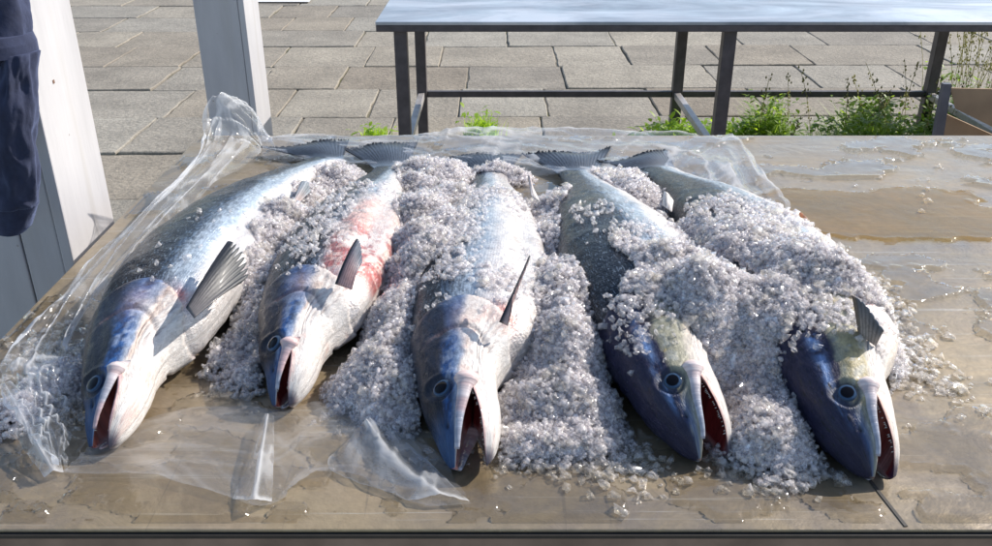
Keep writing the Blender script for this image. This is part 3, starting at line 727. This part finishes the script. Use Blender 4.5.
        for i in range(nr+1):
            q = i/nr; rr = r*math.sin(q*math.pi/2)*1.0; h = r*.28*math.cos(q*math.pi/2)
            for k in range(ns):
                an = 2*math.pi*k/ns; V.append(c0 + a*math.cos(an)*rr + b*math.sin(an)*rr + n*(h-.0010))
                if q < .46: c = (.004,.004,.006)
                elif q < .49: c = (.16,.16,.14)
                elif q < .66: 
                    j = random.uniform(.6,1.1); k_ = (q-.4)/.38; c = (.03*j+.03*k_,.06*j+.05*k_,.12*j+.06*k_)
                elif q < .78: c = (.03,.05,.08)
                else: c = (.04,.055,.09)
                C.append(c)
        for i in range(nr):
            for k in range(ns): Fc.append((i*ns+k, (i+1)*ns+k, (i+1)*ns+(k+1)%ns, i*ns+(k+1)%ns))
        V.append(c0 + n*(r*.28-.0010)); C.append((.004,.004,.006))
        mesh_obj('eye', V, Fc, EYE, f.e, cols=C)
    def fins(f):
        sp = f.sp
        # tail
        P0 = f.world(np.array([.985]), np.array([.036*f.k]), np.array([0.]))[0]; P1 = f.world(np.array([.985]), np.array([-.036*f.k]), np.array([0.]))[0]
        A, B = [at(px, py, TZ+z) for px, py, z in sp['tail']]
        na, nb = 90, 26; V, C = [], []
        for i in range(na):
            a = i/(na-1); base = P0*(1-a)+P1*a; rim = A*(1-a)+B*a; fork = 1 - .10*math.sin(math.pi*a)**1.2
            for j in range(nb):
                b = j/(nb-1); p = base + (rim-base)*b*fork; side = math.sin(math.pi*a)
                p = p + np.array([0,0,.010*math.sin(math.pi*b)*side + .005*b**3*math.sin(a*7+sp['seed']) + .0004*math.cos(a*math.pi*38)*b])
                p[2] += .006*b*(random.random()-.5)*(b > .93); p[:2] += (rim-base)[:2]*.04*(random.random()-.5)*(j == nb-1)
                V.append(p); ed = max(sst(.62,.95,np.array(b)), sst(.90,1,np.array(abs(2*a-1)))*.9); cc = np.array([.04,.052,.07])*(.5+.9*random.random()**2) if (i//2) % 2 else np.array([.05,.065,.09])
                cc = cc*(1-ed) + np.array([.008,.009,.012])*ed; bb = 1-float(sst(.0,.28,np.array(b))); C.append(cc*(1-bb)+np.array([.18,.23,.28])*bb)
        o = mesh_obj('tail_fin', V, [tuple(q) for q in grid_faces(na, nb)], FIN, f.e, cols=C); so_ = o.modifiers.new('s', 'SOLIDIFY'); so_.thickness = .002; so_.offset = 0
        for nm, base0, base1, d0, d1, l0, l1, rays, cols, curl in sp.get('fins', []):
            f.fin(nm, base0, base1, d0, d1, l0, l1, rays, cols, curl)
    def fin(f, nm, b0, b1, tip0, tip1, l0, l1, rays, cols, curl):
        """b0,b1 base ends; tip0,tip1 ray tips at leading and trailing edge (px,py,height)"""
        B0, B1, T0, T1 = [at(q[0], q[1], TZ+q[2]) for q in (b0, b1, tip0, tip1)]
        na, nb = rays*4+1, 22; V, C = [], []; ca, cb, cc_ = [np.array(c) for c in cols]
        nrm = np.cross(T0-B0, B1-B0); nrm /= np.linalg.norm(nrm)+1e-9; nrm = nrm if nrm[2] > 0 else -nrm
        for i in range(na):
            a = i/(na-1); base = B0*(1-a)+B1*a; tip = T0*(1-a)+T1*a; rp = abs(math.sin(a*math.pi*rays)); ext = 1 + .10*math.sin(math.pi*a)
            ext *= 1 - (.16*(1-rp)*sst(.1,.3,np.array(a)))*l1
            for j in range(nb):
                b = j/(nb-1); p = base + (tip-base)*b*ext + nrm*(curl*math.sin(math.pi*b*.8) + .0003*rp*b**.3 + .004*math.sin(a*5)*b)
                V.append(p); m_ = float(sst(.0,.9,np.array(b))); c = cc_*(1-m_) + cb*m_; le = 1-float(sst(.06*l0,.30*l0,np.array(a))); c = c*(1-le)+ca*le
                C.append(c*(.6+.5*rp)*random.uniform(.8,1.1))
        o = mesh_obj(nm, V, [tuple(q) for q in grid_faces(na, nb)], FIN, f.e, cols=C); s_ = o.modifiers.new('s', 'SOLIDIFY'); s_.thickness = .0016; s_.offset = 0
BK = (.012,.014,.02); GR = (.22,.25,.28); PK = (.50,.36,.32); CR = (.62,.58,.54)
specs = [
 dict(name_='f1', seed=3, pal='A', open=25, roll=-3, fat=.94, gut=1, spots=.8, sm=.070, eye=(.051,.48), hshift=-.36, bshift=.34,
  spine=[(87,444,.015),(113,388,.05),(147,326,.06),(193,262,.06),(243,207,.06),(296,168,.04),(330,155,.02)], tail=((256,146,.020),(349,139,.020)),
  label='leftmost salmon, silver and half under clear plastic, white throat bare of ice',
  fins=[('pectoral_fin',(186,308,.105),(194,318,.10),(228,243,.135),(249,276,.105),1,1,9,(BK,(.025,.03,.035),(.13,.12,.12)),.004),
        ('pelvic_fin',(288,212,.06),(296,205,.06),(301,182,.075),(312,190,.06),.5,.6,5,(GR,GR,PK),.001),
        ]),
 dict(name_='f2', seed=11, pal='A', open=26, roll=-8, fat=.97, gut=1, rosy=1.0, spots=.8, sm=.062, eye=(.066,.46), hshift=-.26, bshift=.30,
  spine=[(271,403,.015),(292,352,.05),(318,292,.06),(345,238,.06),(370,193,.05),(392,163,.02)], tail=((343,147,.020),(419,138,.020)),
  label='second salmon from the left, with blood-red blotches on its pale belly behind the dark fin',
  fins=[('pectoral_fin',(335,284,.105),(352,290,.10),(357,241,.14),(362,262,.12),1,.3,8,(BK,(.08,.10,.14),(.50,.30,.27)),.008)]),
 dict(name_='f3', seed=23, pal='A', open=31, roll=-4, gut=1, greybelly=1, bshift=-.12, spots=.3, sm=.082, eye=(.072,.50), hshift=-.10, lip=1.25,
  spine=[(449,466,.015),(461,405,.05),(471,340,.06),(484,272,.06),(492,212,.05),(490,168,.02)], tail=((432,155,.020),(523,152,.020)),
  label='middle salmon of the five, mouth gaping widest, crushed ice strewn over its back',
  fins=[('pectoral_fin',(499,322,.105),(508,326,.10),(529,256,.16),(512,300,.13),2,.2,7,(BK,(.30,.20,.19),(.45,.33,.31)),.004),
        ('pelvic_fin',(531,196,.07),(540,202,.065),(528,176,.085),(533,186,.075),.4,.3,4,((.35,.30,.29),(.45,.38,.36),CR),.001)]),
 dict(name_='f4', seed=31, pal='B', open=27, roll=4, gut=0, spots=.5, yel=.95, sm=.082, eyer=.9, eye=(.064,.38), lip=1.1,
  spine=[(695,458,.015),(682,398,.05),(660,335,.06),(630,270,.06),(600,212,.05),(577,168,.02)], tail=((523,154,.020),(612,147,.020)),
  fat=1.1, label='second salmon from the right, yellow-cheeked dark head sticking out of the ice',
  fins=[('adipose_fin',(662,205,.085),(672,212,.08),(664,192,.10),(673,200,.09),.3,.1,3,(CR,CR,CR),.001)]),
 dict(name_='f5', seed=47, pal='B', open=21, roll=7, gut=0, spots=1, yel=.35, sm=.076, eyer=.9, eye=(.062,.36), lip=1.1,
  spine=[(868,476,.015),(852,412,.05),(827,345,.06),(775,270,.06),(712,205,.05),(655,165,.02)], tail=((596,161,.020),(668,149,.020)),
  fat=1.08, label='rightmost salmon, olive-grey cheek and dark blue back, one short fin raised above its gill',
  fins=[('pectoral_fin',(858,334,.10),(876,346,.09),(851,296,.145),(884,330,.12),.8,.3,7,((.16,.12,.09),(.10,.12,.15),(.40,.33,.28)),.004),
        ('anal_fin',(802,222,.05),(812,236,.045),(798,212,.07),(817,238,.05),1,.2,5,((.55,.22,.12),(.55,.32,.22),CR),.001)]),
]
fishes = []
for s_ in specs:
    s_['ref'] = 1.0; F_ = Fish(s_); F_.k = s_.get('fat', 1.0)*min(1.08, max(.9, F_.L)); F_.build(); fishes.append(F_)
# ------------------------------------------------------------------ ice
allV, allF, n = [], [], 0
for V_, F_ in fish_bvh_src:
    allV += [Vector(v) for v in V_]; allF += [tuple(i+n for i in q) for q in F_]; n += len(V_)
bvh = BVHTree.FromPolygons(allV, allF)
def topz(x, y):
    h = bvh.ray_cast(Vector((x, y, 2.0)), Vector((0,0,-1)))
    return h[0].z if h[0] is not None else TZ
# blobs: px, py, radius m (x), radius y, height
MB = [(258,205,.05,.09,.075),(285,215,.05,.07,.085),(262,240,.06,.06,.08),(258,268,.045,.06,.07),(270,300,.04,.06,.055),(254,334,.035,.045,.035),(222,352,.04,.03,.02),(255,360,.035,.045,.022),(300,195,.04,.06,.06),
 (330,175,.05,.08,.03),
 (430,172,.07,.12,.05),(425,205,.06,.09,.09),(422,235,.05,.08,.095),(414,268,.05,.08,.08),(404,302,.045,.07,.07),(392,342,.045,.06,.06),(372,370,.045,.04,.04),(398,375,.04,.05,.05),(395,400,.04,.03,.02),
 (435,250,.05,.07,.105),(452,225,.04,.06,.095),(452,195,.045,.08,.08),(500,168,.05,.03,.035),
 (560,205,.06,.10,.07),(558,235,.05,.09,.08),(560,275,.06,.07,.085),(548,310,.06,.07,.078),(560,345,.06,.06,.068),(555,385,.06,.05,.052),(560,420,.06,.035,.035),(578,400,.04,.05,.045),(592,438,.035,.025,.018),(540,440,.05,.025,.02),(570,325,.045,.07,.09),(575,290,.06,.07,.10),
 (622,258,.05,.06,.115),(655,265,.06,.06,.13),(690,272,.06,.06,.13),(650,290,.06,.06,.125),(700,290,.06,.07,.14),(725,300,.055,.05,.125),(620,180,.06,.10,.05),(640,190,.05,.08,.06),
 (735,250,.07,.08,.12),(760,240,.07,.08,.13),(790,262,.07,.08,.145),(820,275,.06,.07,.145),(845,290,.055,.06,.125),(865,315,.04,.05,.08),(775,305,.07,.07,.125),(772,345,.055,.05,.065),(772,385,.05,.05,.052),(775,412,.042,.035,.05),(778,438,.042,.03,.032),(762,430,.04,.03,.035),(760,325,.045,.05,.09),(705,235,.06,.08,.10),(785,470,.03,.02,.012),
 (20,405,.03,.04,.018),(60,372,.04,.04,.022)]
MBw = np.array([(*at(a, b, TZ+h*.8)[:2], rx, ry, h) for a, b, rx, ry, h in MB])
def Hm(x, y):
    x = np.asarray(x)[...,None]; y = np.asarray(y)[...,None]
    r2 = ((x-MBw[:,0])/MBw[:,2])**2 + ((y-MBw[:,1])/MBw[:,3])**2
    k = MBw[:,4]*np.maximum(0, 1 - r2/2.3)**1.1
    h = (np.sum(k**6, -1))**(1/6)
    return np.minimum(h, .16)
gx = np.arange(-.72, .75, .0035); gy = np.arange(.66, 1.92, .0035)
GX, GY = np.meshgrid(gx, gy, indexing='ij'); HH = Hm(GX, GY)
NZ = fbm(np.stack([GX*26, GY*26, 0*GX], -1), 3, 2)-.5; HH = np.where(HH > 0, np.maximum(0, HH + NZ*.03*np.minimum(1, HH/.03)), 0)
ZF = np.full(GX.shape, TZ)
for i in range(len(gx)):
    for j in range(len(gy)):
        if HH[i,j] > 0 or True: ZF[i,j] = topz(gx[i], gy[j])
def samp(A, x, y):
    fx = np.clip((x-gx[0])/.0035, 0, len(gx)-1.001); fy = np.clip((y-gy[0])/.0035, 0, len(gy)-1.001); i = fx.astype(int); j = fy.astype(int); a = fx-i; b = fy-j
    return A[i,j]*(1-a)*(1-b)+A[i+1,j]*a*(1-b)+A[i,j+1]*(1-a)*b+A[i+1,j+1]*a*b
# packed core just below the grains
core = (HH > .014) & (TZ+HH-.006 > ZF-.003)
idm = -np.ones(GX.shape, int); idm[core] = np.arange(core.sum())
CV = np.stack([GX[core], GY[core], TZ+HH[core]-.006 + (rng.random(core.sum())-.5)*.0065], -1)
q = core[:-1,:-1]&core[1:,:-1]&core[1:,1:]&core[:-1,1:]; ii, jj = np.nonzero(q)
CF = np.stack([idm[ii,jj], idm[ii+1,jj], idm[ii+1,jj+1], idm[ii,jj+1]], -1)
IV = np.array([(-1,-1,-1),(1,-1,-1),(1,1,-1),(-1,1,-1),(-1,-1,1),(1,-1,1),(1,1,1),(-1,1,1)])*.72
IF = np.array([(0,2,1),(0,3,2),(4,5,6),(4,6,7),(0,1,5),(0,5,4),(1,2,6),(1,6,5),(2,3,7),(2,7,6),(3,0,4),(3,4,7)])
def grains(P, rad):
    n = len(P); Q = rng.normal(size=(n,4)); Q /= np.linalg.norm(Q, axis=1, keepdims=True); w_,x,y,z = Q.T
    Rm = np.stack([np.stack([1-2*(y*y+z*z),2*(x*y-z*w_),2*(x*z+y*w_)],-1),np.stack([2*(x*y+z*w_),1-2*(x*x+z*z),2*(y*z-x*w_)],-1),np.stack([2*(x*z-y*w_),2*(y*z+x*w_),1-2*(x*x+y*y)],-1)],1)
    sc_ = rng.uniform(.55,1.25,(n,1,3)); B = (IV[None] + rng.uniform(-.42,.42,(n,8,3)))*sc_
    B = np.einsum('nij,nkj->nki', Rm, B)*rad[:,None,None] + P[:,None,:]
    Fg = (IF[None] + (np.arange(n)*8)[:,None,None]).reshape(-1,3)
    return B.reshape(-1,3), Fg
pos = []
nt_ = 60000
xs = rng.uniform(gx[0], gx[-1], nt_*10); ys = rng.uniform(.68, 1.9, nt_*10)
h = samp(HH, xs, ys); zf = samp(ZF, xs, ys)
free = TZ+h - zf
on_fish = zf > TZ+.004
keep = (h > .004) & (free > -.003)
dens = rng.random(len(xs))
thin = sst(.004,.03,h)*.75+.25
keep &= dens < thin*.95
xs1, ys1, h1, z1 = xs[keep], ys[keep], h[keep], zf[keep]
lay = rng.random(len(xs1)); zz = np.maximum(TZ+h1 - lay*.010, z1+.003) + rng.normal(0,.0018,len(xs1))
r1 = rng.uniform(.0018,.0038,len(xs1))*(1+.7*(rng.random(len(xs1)) < .05))
zz = np.maximum(zz, TZ+.003)
pos.append((np.stack([xs1,ys1,zz],-1), r1))
# loose sprinkle lying on the fish backs: (px, py, sx, sy, count)
SP = [(300,230,.05,.08,90),(240,215,.05,.05,14),(318,235,.03,.07,150),(338,200,.03,.07,120),(375,175,.04,.04,60),(455,230,.035,.08,420),(455,185,.045,.09,600),(500,175,.04,.03,120),(450,270,.04,.03,140),(520,190,.03,.05,60),
      (425,300,.03,.03,10),(600,215,.05,.06,40),(640,240,.06,.03,90),(720,205,.05,.05,160),(700,215,.05,.06,120),(800,290,.06,.06,500),(830,320,.04,.03,120),(640,310,.04,.03,200),(620,330,.03,.03,60),(760,225,.06,.06,500),(180,265,.04,.05,8),(545,260,.02,.05,50),(500,285,.03,.04,120),(860,322,.03,.02,40),(800,320,.03,.03,120)]
for a, b, sx, sy, cnt in SP:
    c0 = at(a, b, TZ+.1); x_ = c0[0]+rng.normal(0,sx*.6,cnt); y_ = c0[1]+rng.normal(0,sy*.6,cnt); z_ = samp(ZF, x_, y_)
    ok = (z_ > TZ+.02); x_, y_, z_ = x_[ok], y_[ok], z_[ok]; rr = rng.uniform(.0022,.0052,len(x_)); pos.append((np.stack([x_,y_,z_+rr*.4],-1), rr))
P_ = np.vstack([p for p, r in pos]); R_ = np.hstack([r for p, r in pos])
for f in fishes:
    k_ = np.linalg.norm(P_ - f.eyepos, axis=1) > .019; P_, R_ = P_[k_], R_[k_]
print('grains', len(P_))
BV, BF = grains(P_, R_)
nc = len(BV)
o = mesh_obj('crushed_ice', BV, BF, ICE, smooth=False, origin=(0,1.2,TZ)); tag(o, 'heaps of crushed ice between and over the salmon', 'ice', kind='stuff')
o = mesh_obj('packed_ice', CV, CF, ICECORE, smooth=True, origin=(0,1.2,TZ)); tag(o, 'packed inner mass of the crushed ice heaps', 'ice', kind='stuff')
q_ = rng.integers(0, len(P_), 1500); CP = P_[q_] + np.array([0,0,.0035]); BV2, BF2 = grains(CP, rng.uniform(.0035,.0070,len(CP)))
o = mesh_obj('ice_chunks', BV2, BF2, ICECLEAR, smooth=False, origin=(0,1.2,TZ)); tag(o, 'larger clear chips among the crushed ice', 'ice', kind='stuff')
# scattered melting pieces on the steel
pos = []
for a, b, sx, sy, cnt in [(895,340,.03,.06,170),(905,365,.03,.04,110),(925,385,.05,.03,50),(885,300,.02,.05,90),(560,452,.08,.03,300),(620,470,.05,.03,140),(380,405,.05,.03,160),(300,395,.03,.02,30),(795,475,.05,.02,120),(245,380,.04,.03,60),(780,495,.04,.01,16),(395,420,.04,.02,50),(740,470,.03,.02,40),(320,200,.03,.08,60),(60,400,.06,.05,260),(60,350,.05,.06,200),(940,190,.12,.1,14),(940,400,.06,.05,18),(600,460,.03,.02,60)]:
    c0 = at(a, b, TZ); x_ = c0[0]+rng.normal(0,sx*.7,cnt); y_ = c0[1]+rng.normal(0,sy*.7,cnt); ok = (y_ > Y0+.01) & (y_ < Y1-.02) & (x_ > X0+.01); x_, y_ = x_[ok], y_[ok]
    z_ = samp(ZF, x_, y_); ok = z_ < TZ+.01; x_, y_ = x_[ok], y_[ok]; rr = rng.uniform(.0025,.0075,len(x_)); pos.append((np.stack([x_,y_,TZ+rr*.45],-1), rr))
P_ = np.vstack([p for p, r in pos]); R_ = np.hstack([r for p, r in pos]); BV, BF = grains(P_, R_)
BV[:,2] = TZ + np.maximum(.0006, (BV[:,2]-TZ)*.8)
o = mesh_obj('melting_ice', BV, BF, ICECLEAR, smooth=True, origin=(0,1.2,TZ)); tag(o, 'loose clear bits of melting ice scattered on the steel', 'ice', kind='stuff')

# ------------------------------------------------------------------ water
def water(name, x0, x1, y0, y1, field, hmax, label, cat, kind=None, st=.003, mat=None):
    ax = np.arange(x0, x1, st); ay = np.arange(y0, y1, st); A, B = np.meshgrid(ax, ay, indexing='ij'); f_ = field(A, B)
    hgt = hmax*sst(0, .028, f_)*(1+.35*np.exp(-((f_-.022)/.012)**2))*(1+.25*(fbm(np.stack([A*40,B*40,0*A],-1),2,8)-.5)); 
    ok = f_ > -.012; idm = -np.ones(A.shape, int); idm[ok] = np.arange(ok.sum()); V = np.stack([A[ok], B[ok], TZ+.0004+hgt[ok]], -1)
    q = ok[:-1,:-1]&ok[1:,:-1]&ok[1:,1:]&ok[:-1,1:]; i, j = np.nonzero(q); Fq = np.stack([idm[i,j], idm[i+1,j], idm[i+1,j+1], idm[i,j+1]], -1)
    o = mesh_obj(name, V, Fq, mat or WATER, origin=((x0+x1)/2,(y0+y1)/2,TZ)); tag(o, label, cat, kind=kind); return o
c_p = at(890, 213, TZ)
def fld_main(A, B):
    n_ = fbm(np.stack([A*13, B*19, 0*A], -1), 4, 31); n2 = fbm(np.stack([A*30, B*36, 0*A], -1), 3, 36)
    front = 1-sst(.72, .98, B)
    right = sst(.42,.55,A)*(1-sst(1.0,1.3,B))
    back = sst(.42,.5,A)*sst(1.2,1.35,B)*.6
    f_ = (n_*.78+n2*.22) - .535 + .09*front + .04*right - .03*back
    pd = 1-np.hypot((A-c_p[0]-.02)/.30, (B-c_p[1])/.17)
    edge = np.minimum.reduce([A-X0-.012, X1-.012-A, B-Y0-.010, Y1-.02-B])*8
    return np.minimum.reduce([f_, edge, -pd*.5+0*A])
water('meltwater', X0, 1.25, Y0, Y1, fld_main, .0050, 'shallow pools and drops of meltwater lying over the steel', 'water', 'stuff')
def fld_p(A, B):
    n_ = fbm(np.stack([A*9, B*12, 0*A], -1), 4, 77)-.5; n2 = fbm(np.stack([A*34, B*34, 0*A], -1), 3, 78)-.5
    r = np.hypot((A-c_p[0]-.02-.25*(c_p[1]-B))/.25, (B-c_p[1])/.115)
    return np.minimum((1-r)*.5 + n_*.40 + n2*.10, .3)
TANW = film('tan_water', tint=(.88,.77,.56), diff=0, ior=1.33, rough=.03, extra=.0)
water('water_puddle', c_p[0]-.35, c_p[0]+.42, c_p[1]-.2, c_p[1]+.2, fld_p, .0036, 'wide tan puddle on the bare right half of the steel', 'puddle', None, .0035, TANW)

# ------------------------------------------------------------------ plastic
def sheet(name, outer, inner, label, n=150, m=50, amp=.010, lift=.01, seed=1, ground=True, freq=14, ck=1.0, group='clear plastic film around the fish'):
    A = catmull(np.array([at(x,y,TZ+z) for x,y,z in outer]), n); B = catmull(np.array([at(x,y,TZ+z) for x,y,z in inner]), n); b = np.linspace(0,1,m)[None,:,None]
    P = A[:,None,:]*(1-b) + B[:,None,:]*b
    q = P*freq; aa = np.linspace(0,1,n)[:,None]*np.linalg.norm(np.diff(A,axis=0),axis=1).sum() + 0*b[...,0]; bb = b[...,0]*.12 + 0*aa; rid = 1-np.abs(fbm(np.stack([aa*5+bb*9, bb*34-aa*5, 0*aa], -1), 3, seed)-.5)*5
    rid2 = 1-np.abs(fbm(np.stack([aa*22+bb*16, bb*12+aa*9, 0*aa], -1), 2, seed+7)-.5)*5
    env = np.sin(np.pi*np.clip(b[...,0],0,1))**.4
    P[...,2] += amp*np.clip(rid,-.5,1) + amp*.5*np.clip(rid2,-.5,1) + lift*env
    P[...,0] += amp*.4*(rid2-.3)
    CR_ = sst(.72,1.0,rid)*.75 + sst(.8,1,rid2)*.5 + sst(.90,1,np.abs(2*b[...,0]-1))*.5*(b[...,0] < .5); CR_ = np.clip(CR_*(.3+1.2*vnoise(np.stack([aa*9, bb*20, 0*aa], -1), 4)), 0, 1)*ck
    jag = (fbm(np.stack([np.arange(n)*.11, np.zeros(n), np.zeros(n)], -1), 3, seed+3)-.5)*.02
    P[:,0,0] += jag
    if ground:
        ins = (P[...,0] > X0)&(P[...,1] < Y1)&(P[...,1] > Y0); P[...,2] = np.where(ins, np.maximum(P[...,2], TZ+.0035), P[...,2])
    o = mesh_obj(name, P.reshape(-1,3), [tuple(x) for x in grid_faces(n, m)], PLASTIC, cols=np.repeat(CR_.reshape(-1,1), 3, 1)); tag(o, label, 'plastic film', group); return o
sheet('plastic_sheet', [(262,150,.02),(252,118,.07),(216,96,.16),(205,128,.10),(196,165,.06),(150,213,.06),(100,262,.05),(52,312,.045),(4,372,.035),(6,400,.02),(30,440,.01),(56,476,.004)],
      [(275,150,.02),(270,150,.02),(262,152,.02),(258,160,.02),(215,190,.02),(165,235,.03),(120,290,.025),(88,345,.02),(74,390,.02),(70,415,.015),(70,440,.01),(66,474,.004)],
      'crumpled clear plastic film left of the leftmost salmon, peaked at the back corner', 230, 64, .012, .012, 5)
sheet('plastic_sheet', [(262,138,.02),(340,136,.015),(420,137,.015),(458,130,.035),(520,129,.02),(600,131,.02),(690,134,.015),(738,140,.012),(766,178,.01),(792,212,.008),(816,238,.02)],
      [(262,158,.01),(340,165,.01),(420,170,.01),(470,175,.01),(530,175,.01),(600,180,.01),(655,185,.01),(690,195,.01),(720,210,.01),(760,225,.01),(800,246,.01)],
      'clear plastic film trailing along the back table edge behind the tails', 300, 50, .006, .002, 15)
sheet('plastic_sheet', [(62,476,.004),(150,478,.004),(232,500,.004),(272,504,.004),(305,478,.004),(352,474,.004),(415,503,.004),(472,504,.004)],
      [(95,445,.006),(165,415,.006),(238,408,.006),(280,412,.006),(320,402,.006),(360,402,.006),(405,425,.006),(440,455,.006)],
      'flat clear plastic film under the snouts along the front left of the steel', 200, 40, .0035, .001, 29, ck=.30)
def tent(name, ridge, left, right, label, seed):
    n = 60; Rg = catmull(np.array([at(x,y,TZ+z) for x,y,z in ridge]), n); Lf = catmull(np.array([at(x,y,TZ+z) for x,y,z in left]), n); Rt = catmull(np.array([at(x,y,TZ+z) for x,y,z in right]), n)
    m = 41; P = np.zeros((n, m, 3))
    for j in range(m):
        b = j/(m-1)*2-1; w_ = abs(b)**.8; S = Lf if b < 0 else Rt; P[:,j] = Rg*(1-w_) + S*w_
    q = P*30; rid = 1-np.abs(fbm(np.stack([q[...,0]*1.5, q[...,1]*.5, q[...,2]], -1), 3, seed)-.5)*4
    P[...,2] = np.maximum(TZ+.0032, P[...,2] + .0045*np.clip(rid,-.4,1))
    CR_ = np.clip(sst(.55,1,rid)*.5 + .8*np.exp(-((np.linspace(-1,1,m)[None,:])/.10)**2) + .9*sst(.93,1,np.linspace(0,1,n))[:,None] + .5*sst(.93,1,np.abs(np.linspace(-1,1,m)))[None,:], 0, 1)
    o = mesh_obj(name, P.reshape(-1,3), [tuple(x) for x in grid_faces(n, m)], PLASTIC, cols=np.repeat(CR_.reshape(-1,1), 3, 1)); tag(o, label, 'plastic film', 'folded plastic corners at the table front')
tent('plastic_fold', [(268,416,.02),(262,450,.022),(255,503,.014)], [(263,418,.003),(250,460,.003),(233,500,.003)], [(274,418,.003),(274,460,.003),(272,503,.003)], 'narrow clear plastic fold below the second salmon from the left', 3)
tent('plastic_fold', [(366,422,.03),(395,460,.022),(440,497,.010)], [(352,436,.004),(330,470,.003),(415,503,.003)], [(372,420,.01),(412,450,.006),(470,503,.003)], 'wide clear plastic fold just left of the middle salmon', 9)
tent('plastic_fold', [(4,384,.03),(28,430,.022),(54,474,.008)], [(0,388,.004),(18,440,.003),(44,478,.003)], [(12,384,.01),(50,425,.006),(64,474,.003)], 'stiff clear plastic fold at the far left below the leftmost salmon', 13)
